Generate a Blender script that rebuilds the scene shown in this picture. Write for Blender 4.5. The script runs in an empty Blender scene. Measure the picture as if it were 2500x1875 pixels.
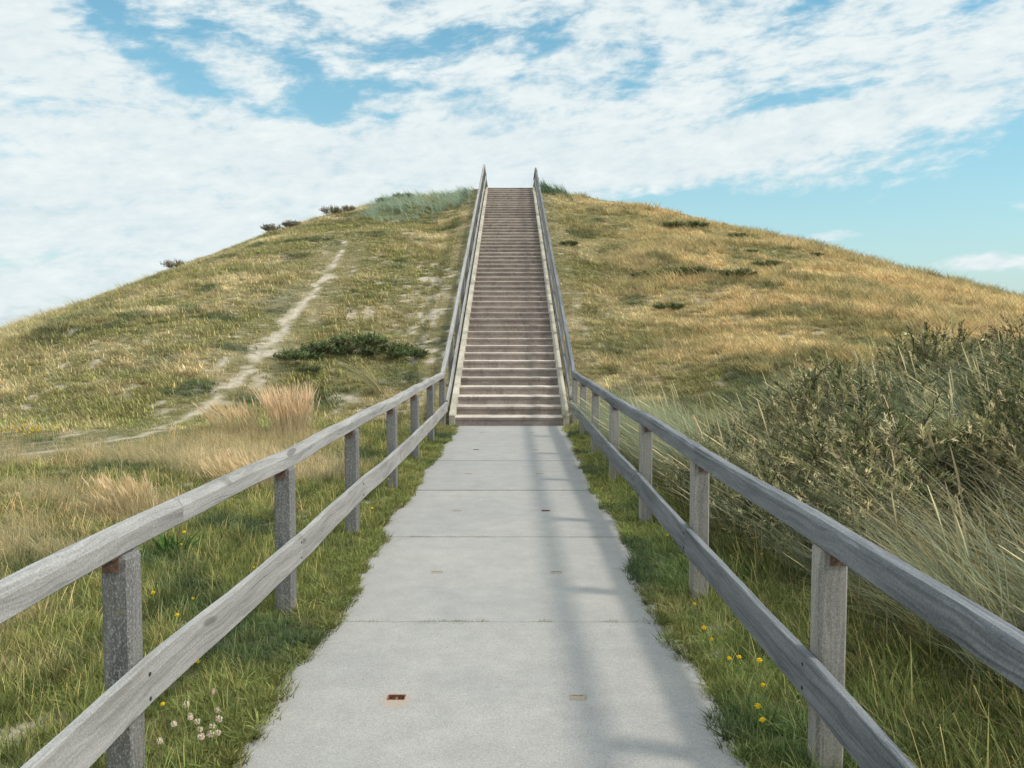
import bpy, math, random
import numpy as np
R = math.radians
random.seed(7); RNG = np.random.default_rng(7)
C = bpy.context.scene.collection

# ------------------------------------------------------------------ camera
cam_d = bpy.data.cameras.new('camera'); cam = bpy.data.objects.new('camera', cam_d); C.objects.link(cam)
cam_d.sensor_width = 36.0; cam_d.lens = 36.0 * 2097 / 2500
cam_d.clip_start = 0.05; cam_d.clip_end = 3000
cam.location = (0.10, 0.0, 1.63)
cam.rotation_euler = (R(90 - 3.53), 0, R(0.16))
bpy.context.scene.camera = cam

# ------------------------------------------------------------------ sun, sky, exposure
SUN_DIR = np.array((0.90, -0.24, 1.0)); SUN_DIR /= np.linalg.norm(SUN_DIR)
SUN_EL = math.asin(SUN_DIR[2]); SUN_AZ = math.atan2(SUN_DIR[0], SUN_DIR[1])
sl = bpy.data.lights.new('sun', 'SUN'); sl.energy = 2.75; sl.angle = R(6.5); sl.color = (1.0, 0.93, 0.82)
sun = bpy.data.objects.new('sun', sl); C.objects.link(sun)
sun.rotation_euler = (math.pi / 2 - SUN_EL, 0, math.pi - SUN_AZ)
sc = bpy.context.scene
sc.view_settings.view_transform = 'Standard'; sc.view_settings.look = 'None'
sc.view_settings.exposure = 0.04; sc.view_settings.gamma = 1.0
sc.cycles.max_bounces = 4; sc.cycles.diffuse_bounces = 3; sc.cycles.glossy_bounces = 2; sc.cycles.transmission_bounces = 3; sc.cycles.transparent_max_bounces = 4

def build_world():
    w = bpy.data.worlds.new('World'); sc.world = w; w.use_nodes = True
    nt = w.node_tree; nt.nodes.clear(); N = nt.nodes; L = nt.links
    def node(t, **k):
        n = N.new(t)
        for a, b in k.items(): setattr(n, a, b)
        return n
    def put(sock, v):
        if hasattr(v, 'is_output'): L.new(v, sock)
        else: sock.default_value = v
    def m(op, a, b=0.0, c=0.0, clamp=False):
        n = node('ShaderNodeMath', operation=op, use_clamp=clamp)
        put(n.inputs[0], a); put(n.inputs[1], b)
        if op in ('MULTIPLY_ADD', 'SMOOTH_MIN'): put(n.inputs[2], c)
        return n.outputs[0]
    def comb(x, y, z=0.0):
        n = node('ShaderNodeCombineXYZ'); put(n.inputs[0], x); put(n.inputs[1], y); put(n.inputs[2], z); return n.outputs[0]
    def noise(vec, scale, detail=6, rough=.55, dist=0.0):
        n = node('ShaderNodeTexNoise'); L.new(vec, n.inputs['Vector']); n.inputs['Scale'].default_value = scale
        n.inputs['Detail'].default_value = detail; n.inputs['Roughness'].default_value = rough; n.inputs['Distortion'].default_value = dist
        return n.outputs['Fac']
    tc = node('ShaderNodeTexCoord')
    sep = node('ShaderNodeSeparateXYZ'); L.new(tc.outputs['Generated'], sep.inputs[0])
    x, y, z = sep.outputs
    az = m('ARCTAN2', x, y); el = m('ARCSINE', z)
    # tilted streak coordinates: the cloud rows rise slightly towards the right
    v = m('MULTIPLY_ADD', az, -0.09, el)
    warp = noise(comb(m('MULTIPLY', az, 3.0), m('MULTIPLY', v, 8.0), 3.1), 1.0, 3, .5)
    wv = m('MULTIPLY_ADD', warp, 0.05, v)
    big = noise(comb(m('MULTIPLY', az, 2.6), m('MULTIPLY', wv, 8.5), 0.0), 1.0, 5, .56, .1)
    mid = noise(comb(m('MULTIPLY', az, 13.0), m('MULTIPLY', wv, 33.0), 5.0), 1.0, 6, .60, .1)
    puff = noise(comb(m('MULTIPLY', az, 42.0), m('MULTIPLY', wv, 105.0), 9.0), 1.0, 5, .60, .1)
    tex = m('ADD', m('MULTIPLY', big, .9), m('ADD', m('MULTIPLY', mid, 2.05), m('MULTIPLY', puff, 1.25)))
    tex = m('SUBTRACT', tex, 1.10)
    # broad weather pattern: (azimuth, elevation, width, height, tilt, weight) in radians
    blobs = BLOBS
    bias = 0.42
    for (a, e, sa, se, tilt, wgt) in blobs:
        da = m('SUBTRACT', az, a); de = m('SUBTRACT', el, e)
        de = m('MULTIPLY_ADD', da, -tilt, de)
        q = m('ADD', m('POWER', m('MULTIPLY', m('ABSOLUTE', da), 1 / sa), 2.0), m('POWER', m('MULTIPLY', m('ABSOLUTE', de), 1 / se), 2.0))
        g = m('EXPONENT', m('MULTIPLY', q, -1.0))
        bias = m('MULTIPLY_ADD', g, wgt, bias)
    dens = m('ADD', tex, bias)
    mr = node('ShaderNodeMapRange', interpolation_type='SMOOTHSTEP'); L.new(dens, mr.inputs[0])
    mr.inputs[1].default_value = 0.70; mr.inputs[2].default_value = 1.58
    cover = mr.outputs[0]
    sky = node('ShaderNodeTexSky', sky_type='NISHITA'); sky.sun_disc = False
    sky.sun_elevation = SUN_EL; sky.sun_rotation = SUN_AZ
    sky.air_density = 1.0; sky.dust_density = 0.0; sky.ozone_density = 1.0
    tint = node('ShaderNodeMix', data_type='RGBA', blend_type='MULTIPLY'); tint.inputs[0].default_value = 1.0
    L.new(sky.outputs[0], tint.inputs[6]); tint.inputs[7].default_value = SKY_TINT
    hz = m('MULTIPLY', m('EXPONENT', m('MULTIPLY', m('MAXIMUM', el, 0.0), -5.0)), 1.0)
    haze = node('ShaderNodeMix', data_type='RGBA'); L.new(hz, haze.inputs[0]); L.new(tint.outputs[2], haze.inputs[6]); haze.inputs[7].default_value = (6.0, 6.2, 6.4, 1)
    tint = haze
    shade = node('ShaderNodeMapRange'); L.new(m('ADD', m('MULTIPLY', mid, .6), m('MULTIPLY', puff, .4)), shade.inputs[0])
    shade.inputs[1].default_value = .35; shade.inputs[2].default_value = .65
    cc = node('ShaderNodeMix', data_type='RGBA'); L.new(shade.outputs[0], cc.inputs[0])
    cc.inputs[6].default_value = (6.6, 7.7, 8.1, 1); cc.inputs[7].default_value = (8.5, 9.15, 9.2, 1)
    mix = node('ShaderNodeMix', data_type='RGBA'); L.new(cover, mix.inputs[0]); L.new(tint.outputs[2], mix.inputs[6]); L.new(cc.outputs[2], mix.inputs[7])
    # unseen glow added around the sun to fill the shadows (well outside the frame, to the right of and above the camera)
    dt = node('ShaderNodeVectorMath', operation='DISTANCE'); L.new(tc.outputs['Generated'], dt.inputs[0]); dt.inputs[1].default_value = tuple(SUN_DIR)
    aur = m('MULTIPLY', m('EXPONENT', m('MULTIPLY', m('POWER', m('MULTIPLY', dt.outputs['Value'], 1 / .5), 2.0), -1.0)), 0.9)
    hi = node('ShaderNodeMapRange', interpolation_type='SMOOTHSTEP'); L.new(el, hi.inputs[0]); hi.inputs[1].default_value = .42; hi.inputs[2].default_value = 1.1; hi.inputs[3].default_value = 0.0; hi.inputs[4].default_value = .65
    aur = m('ADD', aur, hi.outputs[0])   # unseen sky overhead brightened too, added as diffuse fill
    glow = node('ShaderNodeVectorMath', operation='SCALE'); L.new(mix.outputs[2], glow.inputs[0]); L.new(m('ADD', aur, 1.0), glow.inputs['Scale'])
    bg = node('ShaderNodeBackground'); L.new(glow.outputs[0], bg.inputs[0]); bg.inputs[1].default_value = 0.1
    out = node('ShaderNodeOutputWorld'); L.new(bg.outputs[0], out.inputs[0])
SKY_TINT = (0.64, 1.60, 1.52, 1)
BLOBS = [  # holes
 (-.43, .317, .05, .030, -.6, -.75), (-.36, .272, .09, .018, -.35, -.45), (-.34, .320, .05, .018, 0, -.45), (-.235, .275, .035, .038, -.5, -.80), (-.185, .262, .05, .012, .2, -.40), (-.12, .300, .07, .014, .1, -.55), (-.06, .325, .06, .012, .15, -.45),
 (-.13, .272, .035, .012, .1, -.55), (-.205, .245, .03, .014, .3, -.50), (-.275, .233, .025, .008, .0, -.50), (-.15, .238, .02, .007, .0, -.50), (-.35, .252, .03, .010, 0, -.40), (.036, .318, .035, .020, .5, -.65), (.15, .291, .022, .016, .6, -.55),
 (.295, .247, .030, .012, .1, -.62), (.355, .250, .045, .009, .1, -.60), (-.53, .238, .05, .018, -.3, -.45), (-.52, .180, .05, .014, 0, -.40), (.31, .33, .05, .010, .3, -.35), (.48, .315, .04, .012, .3, -.35),
 (.40, .105, .26, .052, -.02, -1.5), (.18, .140, .10, .016, -.08, -.9), (.57, .165, .12, .045, .42, -1.3), (.47, .03, .30, .06, 0, -1.0), (-.33, .15, .05, .010, .0, -.28), (-.52, .07, .10, .010, .1, -.30),
 # banks and small separate clouds
 (.57, .120, .110, .022, .0, 1.75), (.352, .102, .045, .012, .0, 1.45), (.490, .070, .060, .014, .0, 1.8), (.20, .125, .02, .006, .0, 1.2), (-.40, .12, .28, .07, .0, .45), (-.05, .200, .30, .030, .02, .40),
 (.26, .200, .26, .026, .22, .50), (-.54, .30, .06, .07, 0, .45), (.33, .163, .08, .014, .15, .35)]
build_world()

# ------------------------------------------------------------------ helpers
def tag(o, label=None, cat=None, group=None, kind=None):
    if label: o['label'] = label
    if cat: o['category'] = cat
    if group: o['group'] = group
    if kind: o['kind'] = kind
    return o
def empty(name, loc=(0, 0, 0), rz=0.0):
    o = bpy.data.objects.new(name, None); C.objects.link(o); o.location = loc; o.rotation_euler = (0, 0, rz)
    o.empty_display_size = .1
    return o
def mesh_from(name, verts, faces, mat=None, cols=None, uvs=None, smooth=False):
    me = bpy.data.meshes.new(name)
    verts = np.asarray(verts, dtype=np.float32)
    if isinstance(faces, np.ndarray):
        k = faces.shape[1]; nf = len(faces)
        me.vertices.add(len(verts)); me.vertices.foreach_set('co', verts.ravel())
        me.loops.add(nf * k); me.loops.foreach_set('vertex_index', faces.astype(np.int32).ravel())
        me.polygons.add(nf); me.polygons.foreach_set('loop_start', np.arange(0, nf * k, k, dtype=np.int32))
        me.update(calc_edges=True)
    else:
        me.from_pydata([tuple(map(float, v)) for v in verts], [], faces)
    if cols is not None:
        a = me.color_attributes.new('tint', 'FLOAT_COLOR', 'POINT')
        c = np.ones((len(verts), 4), dtype=np.float32); c[:, :cols.shape[1]] = cols
        a.data.foreach_set('color', c.ravel())
    if uvs is not None:
        ul = me.uv_layers.new(name='UVMap'); ul.data.foreach_set('uv', np.asarray(uvs, dtype=np.float32).ravel())
    if mat: me.materials.append(mat)
    if smooth: me.polygons.foreach_set('use_smooth', np.ones(len(me.polygons), dtype=bool))
    me.validate(); me.update()
    return me
def link(name, me, parent=None, loc=(0, 0, 0)):
    o = bpy.data.objects.new(name, me); C.objects.link(o); o.location = loc
    if parent: o.parent = parent
    return o
def copy_tree(o, parent=None):
    c = o.copy(); C.objects.link(c)
    if parent: c.parent = parent
    for ch in [q for q in bpy.data.objects if q.parent == o]: copy_tree(ch, c)
    return c
class MB:
    """collects boxes, beams, discs (with uv in metres) and builds one mesh"""
    def __init__(s): s.v = []; s.f = []; s.uv = []
    def quad(s, ids, uvs): s.f.append(ids); s.uv += uvs
    def sweep(s, pts, prof, seed=0, wob=0.0, cap=True, v_off=0.0):
        """pts: centre line; prof: closed profile [(side, up)], u runs along the length"""
        pts = [np.array(p, float) for p in pts]; n = len(prof); b = len(s.v); rr = random.Random(seed)
        per = [0.0]
        for i in range(n):
            a, c = prof[i], prof[(i + 1) % n]; per.append(per[-1] + math.hypot(a[0] - c[0], a[1] - c[1]))
        L = 0.0; us = []
        for i, p in enumerate(pts):
            if i: L += np.linalg.norm(p - pts[i - 1])
            us.append(L)
            t = pts[min(i + 1, len(pts) - 1)] - pts[max(i - 1, 0)]; t /= np.linalg.norm(t)
            up0 = np.array((0, 0, 1.0)) if abs(t[2]) < .9 else np.array((0, 1.0, 0))
            side = np.cross(t, up0); side /= np.linalg.norm(side); up = np.cross(side, t)
            for (a, c) in prof:
                s.v.append(p + side * (a + rr.uniform(-wob, wob)) + up * (c + rr.uniform(-wob, wob)))
        uo = rr.uniform(0, 40)
        for i in range(len(pts) - 1):
            for j in range(n):
                k = (j + 1) % n
                s.quad((b + i * n + j, b + i * n + k, b + (i + 1) * n + k, b + (i + 1) * n + j),
                       [(us[i] + uo, per[j] + v_off), (us[i] + uo, per[j + 1] + v_off), (us[i + 1] + uo, per[j + 1] + v_off), (us[i + 1] + uo, per[j] + v_off)])
        if cap:
            e = b + (len(pts) - 1) * n
            s.f.append(tuple(b + n - 1 - j for j in range(n))); s.uv += [(prof[n - 1 - j][0], prof[n - 1 - j][1]) for j in range(n)]
            s.f.append(tuple(e + j for j in range(n))); s.uv += [(prof[j][0], prof[j][1]) for j in range(n)]
    def box(s, lo, hi):
        x0, y0, z0 = lo; x1, y1, z1 = hi; b = len(s.v)
        s.v += [np.array(q, float) for q in ((x0, y0, z0), (x1, y0, z0), (x1, y1, z0), (x0, y1, z0), (x0, y0, z1), (x1, y0, z1), (x1, y1, z1), (x0, y1, z1))]
        for f in ((0, 3, 2, 1), (4, 5, 6, 7), (0, 1, 5, 4), (1, 2, 6, 5), (2, 3, 7, 6), (3, 0, 4, 7)):
            ids = tuple(b + i for i in f); s.f.append(ids)
            for i in ids:
                p = s.v[i]; s.uv.append((p[0] + p[1], p[2] + p[1] * .3))
    def cyl(s, c, axis, r, h, n=8):
        axis = np.array(axis, float); axis /= np.linalg.norm(axis); c = np.array(c, float)
        u = np.cross(axis, (0, 0, 1.0) if abs(axis[2]) < .9 else (1.0, 0, 0)); u /= np.linalg.norm(u); w = np.cross(axis, u); b = len(s.v)
        for k in range(2):
            for i in range(n):
                t = 2 * math.pi * i / n; s.v.append(c + axis * h * k + (u * math.cos(t) + w * math.sin(t)) * r)
        for i in range(n):
            j = (i + 1) % n; s.quad((b + i, b + j, b + n + j, b + n + i), [(0, 0)] * 4)
        s.f.append(tuple(b + n + i for i in range(n))); s.uv += [(0, 0)] * n
        s.f.append(tuple(b + n - 1 - i for i in range(n))); s.uv += [(0, 0)] * n
    def build(s, name, mat, parent=None, bevel=0.0, smooth=False):
        me = bpy.data.meshes.new(name); me.from_pydata([tuple(map(float, q)) for q in s.v], [], s.f)
        ul = me.uv_layers.new(name='UVMap'); ul.data.foreach_set('uv', np.array(s.uv, dtype=np.float32).ravel())
        me.materials.append(mat)
        if smooth: me.polygons.foreach_set('use_smooth', np.ones(len(me.polygons), dtype=bool))
        o = link(name, me, parent)
        if bevel:
            md = o.modifiers.new('bevel', 'BEVEL'); md.width = bevel; md.segments = 2; md.limit_method = 'ANGLE'; md.angle_limit = R(40)
        return o

#<T>
# ------------------------------------------------------------------ numpy noise and the lie of the land
def _h(ix, iy, s):
    n = (ix.astype(np.int64) * 374761393 + iy.astype(np.int64) * 668265263 + s * 974634777) & 0xffffffff
    n = ((n ^ (n >> 13)) * 1274126177) & 0xffffffff
    return ((n ^ (n >> 16)) & 0xffffff) / float(0xffffff)
def vnoise(x, y, s=0):
    ix = np.floor(x); iy = np.floor(y); fx = x - ix; fy = y - iy
    fx = fx * fx * fx * (fx * (fx * 6 - 15) + 10); fy = fy * fy * fy * (fy * (fy * 6 - 15) + 10)
    a = _h(ix, iy, s); b = _h(ix + 1, iy, s); c = _h(ix, iy + 1, s); d = _h(ix + 1, iy + 1, s)
    return (a + (b - a) * fx) * (1 - fy) + (c + (d - c) * fx) * fy
def fbm(x, y, s=0, oct=4, rough=.5):
    t = 0.0; a = 1.0; n = 0.0
    for i in range(oct):
        t = t + a * vnoise(x * 2 ** i + i * 17.3, y * 2 ** i - i * 9.1, s + i); n += a; a *= rough
    return t / n
def S(t):
    t = np.clip(t, 0, 1); return t * t * (3 - 2 * t)
ST_Y, ST_R, ST_T, ST_N = 14.76, 0.1475, 0.43, 52
SLOPE = ST_R / ST_T
def st_cx(y): return 0.008 - 0.0037 * np.clip(y - ST_Y, 0, 40)
CX = [-60, -36, -30, -26, -22.5, -20, -18, -16, -14, -12, -10, -8, -6, -4, -2.3, 0, 2.6, 4.5, 6.5, 8.5, 10.5, 12.5, 14.5, 16.5, 18.5, 20.5, 23, 28, 38, 60]
CZ = [0.0, 0.06, 0.08, 0.1, 0.11, 0.14, 0.42, 1.39, 2.82, 4.37, 5.65, 6.45, 6.96, 7.3, 7.45, 7.5, 7.42, 7.2, 6.72, 6.19, 5.59, 4.77, 4.04, 3.35, 2.68, 2.09, 2.0, 1.41, 0.25, 0.0]
def crest_y(x): return 37.6 - 0.018 * np.minimum(np.abs(x), 24) ** 2
def height(x, y):
    x = np.asarray(x, float); y = np.asarray(y, float)
    ax = np.abs(x)
    yc = crest_y(x)
    cz = sum(np.interp(x + d, CX, CZ) for d in (-1.2, -.6, 0, .6, 1.2)) / 5
    yf = 14.5 - 1.2 * S((ax - 1.5) / 6)
    t = (y - yf) / (yc - yf)
    k = .04 * S((ax - 2) / 8)
    up = np.clip(t, 0, 1)
    s = up + k * np.sin(np.pi * up)
    s = np.where(t < .12, s * S(np.clip(t, 0, .12) / .12) ** .5, s)
    over = np.clip(t - 1, 0, None)
    s = np.where(t > 1, np.maximum(1 - .25 * S(over / .5) - 1.3 * np.clip(over - .35, 0, None), 0), s)
    # soft brow
    hill = cz * s
    bumps = (fbm(x / 3.2, y / 3.2, 11, 3) - .5) * .42 + (fbm(x / .9, y / .9, 21, 2) - .5) * .12
    away = S((ax - 1.3) / 1.6)
    hill = hill + bumps * away * (.30 + .7 * S((y - 12) / 4)) * np.where(y > 60, 0, 1)
    # the bank on the right with the thicket
    bank = .80 * S((x - 1.7) / 4.2) * S((13.5 - y) / 4.0)
    bank2 = -.10 * S((x - 1.5) / 2) * S((y - 9) / 3) * S((17 - y) / 3)
    left = .05 * S((-x - 1.3) / 3) * (1 - S((y - 13) / 3))
    rise = .10 * S((y - 6) / 8) * S((ax - .98) / .3) * (1 - S((y - 14.5) / 1.5))
    z = hill + bank + bank2 + left + rise
    # under the stairs and the path
    cxs = st_cx(y); dx = np.abs(x - cxs)
    plane = (y - ST_Y) * SLOPE
    onst = (1 - S((dx - 1.02) / .16)) * (y > ST_Y - .3) * (y < ST_Y + ST_T * (ST_N + 3))
    z = z * (1 - onst) + np.minimum(z, plane - .22) * onst
    nearst = (1 - S((dx - 1.3) / 1.4)) * S((y - ST_Y + .6) / .6) * (y < ST_Y + ST_T * ST_N + .4)
    z = np.where(dx > 1.02, z * (1 - nearst) + np.clip(np.minimum(plane, ST_N * ST_R) + .02, 0, None) * nearst, z)
    onp = (1 - S((ax - .92) / .10)) * (y < ST_Y + .1)
    z = z * (1 - onp) - .06 * onp
    return z
#</T>

#<F>
TRAIL = [(-7.5, 9.9), (-6.2, 10.7), (-5.45, 11.2), (-5.2, 12.4), (-5.3, 14.0), (-5.14, 14.7), (-5.05, 16.1), (-5.05, 17.4), (-5.1, 18.9), (-4.97, 20.6), (-5.05, 22.2), (-5.12, 23.7), (-5.28, 26.4), (-5.4, 28.3)]
def dist_poly(x, y, P):
    d = np.full(np.shape(x), 1e9)
    for (ax, ay), (bx, by) in zip(P[:-1], P[1:]):
        vx, vy = bx - ax, by - ay
        t = np.clip(((x - ax) * vx + (y - ay) * vy) / (vx * vx + vy * vy), 0, 1)
        d = np.minimum(d, np.hypot(x - ax - t * vx, y - ay - t * vy))
    return d
SANDY = [(-2.09, 23.9, .5, 2.0), (-1.95, 20.6, .45, 2.2), (-1.75, 18.2, .35, 1.2), (-2.94, 16.0, .5, .35), (-2.3, 15.2, .7, .35), (-1.7, 14.6, .4, .5), (-8.0, 14.5, .35, .2), (-7.9, 15.5, .3, .25),
         (-6.7, 15.4, .3, .2), (-9.0, 13.6, .3, .15), (-3.6, 20.5, .4, .8), (2.2, 15.6, .4, .4), (-2.6, 6.0, .5, .3), (-1.75, 4.6, .3, .2), (-1.85, 3.3, .30, .35), (2.4, 4.3, .45, .5), (7.5, 21.0, .5, .3)]
def sand(x, y):
    n = fbm(x * 1.3, y * 1.3, 31, 4, .6)
    d = dist_poly(x + (n - .5) * .9, y, TRAIL)
    wid = np.interp(y, [9.5, 11, 12.5, 14, 16, 18.5, 21, 25, 28, 29.5], [.05, .07, .08, .075, .085, .13, .10, .08, .06, .02])
    t = np.clip(1.5 - d / wid, 0, 1) * np.clip((fbm(x * 3.1, y * 1.9, 37, 3) - .16) * 4.5, .0, 1)
    for (a, b, sx, sy) in SANDY:
        g = np.exp(-((x - a) / sx) ** 2 - ((y - b) / sy) ** 2)
        t = np.maximum(t, np.clip((g * 1.1 + (fbm(x * 4.5, y * 3.0, 41, 4, .7) - .5) * 4.2 - .60) * 1.7, 0, .9))
    t = np.maximum(t, np.clip((fbm(x * 1.1, y * .8, 47, 4, .6) - .74) * 7, 0, .8) * (y > 13))
    return np.clip(t, 0, 1)
def bareness_edge(x, y):
    """sandy rim beside the path slabs"""
    return np.clip(1 - (np.abs(x) - .97) / .10, 0, 1) * (y < 14.7)
GREEN = np.array((.255, .275, .085)); OLIVE = np.array((.385, .335, .160)); STRAW = np.array((.68, .57, .34)); GOLD = np.array((.64, .49, .25))
RUST = np.array((.36, .20, .085)); DARK = np.array((.060, .095, .045)); PALE = np.array((.27, .33, .20)); SANDC = np.array((.58, .50, .40))
def dryness(x, y):
    n1 = fbm((x + .5 * y) / 2.4, (y - .3 * x) / 1.5, 51, 4, .6); n2 = fbm((x + .4 * y) / .55, y / .45, 57, 3, .6)
    n = n1 * .62 + n2 * .38
    right = S((x - .5) / 1.0)
    hill = S((y - 13.5) / 2.5)
    base_l = .49 * hill + .14 * (1 - hill)
    rgt = .55 + .28 * S((x - 2.5) / 3.5)
    base_r = rgt * hill + .16 * (1 - hill)
    b = base_l * (1 - right) + base_r * right
    b = b + (n - .5) * 2.5
    verge = (1 - S((np.abs(x) - 1.5) / 1.4)) * (1 - hill)
    b = b - .30 * verge
    b = b - .5 * np.exp(-((x + 3.3) / 2.0) ** 2 - ((y - 16.8) / 2.0) ** 2)
    for (a, c, sx, sy, w) in ((-3.3, 7.6, .7, .5, .7), (-3.4, 9.9, .9, .8, .5), (-3.2, 11.6, .7, .6, .35), (-4.6, 8.2, .8, .4, .5), (-2.2, 9.6, .5, .9, .6), (-6.5, 12.9, 2.0, .5, .3), (-9.5, 13.0, 2.5, .9, .25), (-3.0, 4.4, .35, .35, .5), (-2.6, 3.1, .5, .4, .3)):
        b = b + w * np.exp(-((x - a) / sx) ** 2 - ((y - c) / sy) ** 2)
    return np.clip(b, 0, 1)
def ground_tint(x, y, rng=None):
    d = dryness(x, y)[..., None]; gold = (S((x - 1.5) / 4) * S((y - 13) / 3) * .75)[..., None]
    st = STRAW * (1 - gold) + GOLD * gold
    c = np.where(d < .5, GREEN + (OLIVE - GREEN) * (d / .5), OLIVE + (st - OLIVE) * ((d - .5) / .5))
    hl = (S((y - 12.5) / 2) * .45)[..., None]; c = c * (1 - hl) + np.where(d < .6, OLIVE * 1.0, c) * hl
    patch = np.clip((fbm(x / 1.1, y / .7, 71, 3) - .60) * 6, 0, 1)[..., None] * (.85 * (1 - d * .6))
    c = c * (1 - patch) + (DARK * 1.3) * patch
    return c
#</F>

# ------------------------------------------------------------------ materials
def new_mat(name):
    m = bpy.data.materials.new(name); m.use_nodes = True; nt = m.node_tree
    b = nt.nodes['Principled BSDF']; b.inputs['Specular IOR Level'].default_value = .25
    return m, nt, b
def nz(nt, vec, scale, detail=4, rough=.6, dist=0):
    n = nt.nodes.new('ShaderNodeTexNoise'); n.inputs['Scale'].default_value = scale; n.inputs['Detail'].default_value = detail
    n.inputs['Roughness'].default_value = rough; n.inputs['Distortion'].default_value = dist
    if vec is not None: nt.links.new(vec, n.inputs['Vector'])
    return n.outputs['Fac']
def mapping(nt, src, scale):
    n = nt.nodes.new('ShaderNodeMapping'); n.inputs['Scale'].default_value = scale; nt.links.new(src, n.inputs['Vector']); return n.outputs[0]
def ramp(nt, fac, stops):
    n = nt.nodes.new('ShaderNodeValToRGB'); cr = n.color_ramp
    while len(cr.elements) < len(stops): cr.elements.new(.5)
    for e, (p, c) in zip(cr.elements, stops):
        e.position = p; e.color = (*c, 1) if len(c) == 3 else c
    nt.links.new(fac, n.inputs[0]); return n.outputs[0]
def mixc(nt, fac, a, b, mode='MIX'):
    n = nt.nodes.new('ShaderNodeMix'); n.data_type = 'RGBA'; n.blend_type = mode
    for s, v in ((n.inputs[0], fac), (n.inputs[6], a), (n.inputs[7], b)):
        if hasattr(v, 'is_output'): nt.links.new(v, s)
        elif isinstance(v, (int, float)): s.default_value = v
        else: s.default_value = (*v, 1)
    return n.outputs[2]
def bump(nt, b, h, strength, dist=.01):
    n = nt.nodes.new('ShaderNodeBump'); n.inputs['Strength'].default_value = strength; n.inputs['Distance'].default_value = dist
    nt.links.new(h, n.inputs['Height']); nt.links.new(n.outputs[0], b.inputs['Normal'])
def math_n(nt, op, a, b):
    n = nt.nodes.new('ShaderNodeMath'); n.operation = op
    for s, v in zip(n.inputs, (a, b)):
        if hasattr(v, 'is_output'): nt.links.new(v, s)
        else: s.default_value = v
    return n.outputs[0]
def coord(nt, which='Object'):
    return nt.nodes.new('ShaderNodeTexCoord').outputs[which]

def mat_ground():
    m, nt, b = new_mat('ground'); b.inputs['Roughness'].default_value = .95
    at = nt.nodes.new('ShaderNodeAttribute'); at.attribute_name = 'tint'
    co = coord(nt)
    n = nz(nt, co, 9, 6, .7); f = nz(nt, co, 60, 4, .7)
    c = mixc(nt, 1.0, at.outputs['Color'], ramp(nt, n, [(.3, (.62, .60, .56)), (.7, (1.15, 1.15, 1.12))]), 'MULTIPLY')
    c = mixc(nt, 1.0, c, ramp(nt, f, [(.3, (.72, .72, .72)), (.7, (1.2, 1.2, 1.2))]), 'MULTIPLY')
    nt.links.new(c, b.inputs['Base Color']); bump(nt, b, math_n(nt, 'ADD', n, math_n(nt, 'MULTIPLY', f, .4)), .8, .06)
    return m
def mat_concrete():
    m, nt, b = new_mat('pale concrete'); b.inputs['Roughness'].default_value = .85
    co = coord(nt)
    big = nz(nt, co, 1.1, 4, .6); fine = nz(nt, co, 160, 3, .8); med = nz(nt, co, 6, 5, .65)
    c = ramp(nt, med, [(.32, (.305, .292, .272)), (.68, (.352, .338, .315))])
    c = mixc(nt, 1.0, c, ramp(nt, big, [(.35, (.93, .93, .95)), (.65, (1.04, 1.03, 1.02))]), 'MULTIPLY')
    c = mixc(nt, 1.0, c, ramp(nt, fine, [(.3, (.70, .70, .70)), (.5, (1, 1, 1)), (.70, (1.30, 1.29, 1.27))]), 'MULTIPLY')
    spc = nt.nodes.new('ShaderNodeSeparateXYZ'); nt.links.new(co, spc.inputs[0])
    cell = math_n(nt, 'FLOOR', math_n(nt, 'MULTIPLY', math_n(nt, 'ADD', spc.outputs[1], -14.73), .5), 0)
    wn = nt.nodes.new('ShaderNodeTexWhiteNoise'); wn.noise_dimensions = '1D'; nt.links.new(cell, wn.inputs['W'])
    c = mixc(nt, 1.0, c, ramp(nt, wn.outputs['Value'], [(0, (.94, .94, .95)), (1, (1.05, 1.045, 1.03))]), 'MULTIPLY')
    blot = nz(nt, co, 2.6, 6, .72)
    c = mixc(nt, ramp(nt, blot, [(.56, (0, 0, 0)), (.76, (.16, .16, .16))]), c, (.26, .255, .24))
    spots = nz(nt, co, 34, 2, .5)
    c = mixc(nt, ramp(nt, spots, [(.70, (0, 0, 0)), (.76, (.5, .5, .5))]), c, (.17, .16, .15))
    # sand and soil trodden over the ragged outer edge of the slabs
    sp = nt.nodes.new('ShaderNodeSeparateXYZ'); nt.links.new(co, sp.inputs[0])
    ax = math_n(nt, 'ABSOLUTE', sp.outputs[0], 0)
    e = math_n(nt, 'ADD', ax, math_n(nt, 'MULTIPLY', nz(nt, co, 3.4, 5, .7), .16))
    c = mixc(nt, ramp(nt, e, [(1.015, (0, 0, 0)), (1.05, (.85, .85, .85))]), c, (.34, .28, .20))
    # rust stain that has run from the open lifting socket
    vs = nt.nodes.new('ShaderNodeVectorMath'); vs.operation = 'DISTANCE'; nt.links.new(mapping(nt, co, (1, .8, 1)), vs.inputs[0]); vs.inputs[1].default_value = (-.425, 3.70 * .8, 0)
    rs = math_n(nt, 'ADD', vs.outputs['Value'], math_n(nt, 'MULTIPLY', nz(nt, co, 22, 4, .6), .07))
    c = mixc(nt, ramp(nt, rs, [(.075, (.38, .38, .38)), (.115, (0, 0, 0))]), c, (.42, .26, .15))
    nt.links.new(c, b.inputs['Base Color']); bump(nt, b, fine, .35, .004)
    return m
def mat_rust(name, a, c2):
    m, nt, b = new_mat(name); b.inputs['Roughness'].default_value = .9
    c = ramp(nt, nz(nt, coord(nt), 70, 4, .7), [(.35, a), (.65, c2)])
    nt.links.new(c, b.inputs['Base Color']); return m
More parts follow.
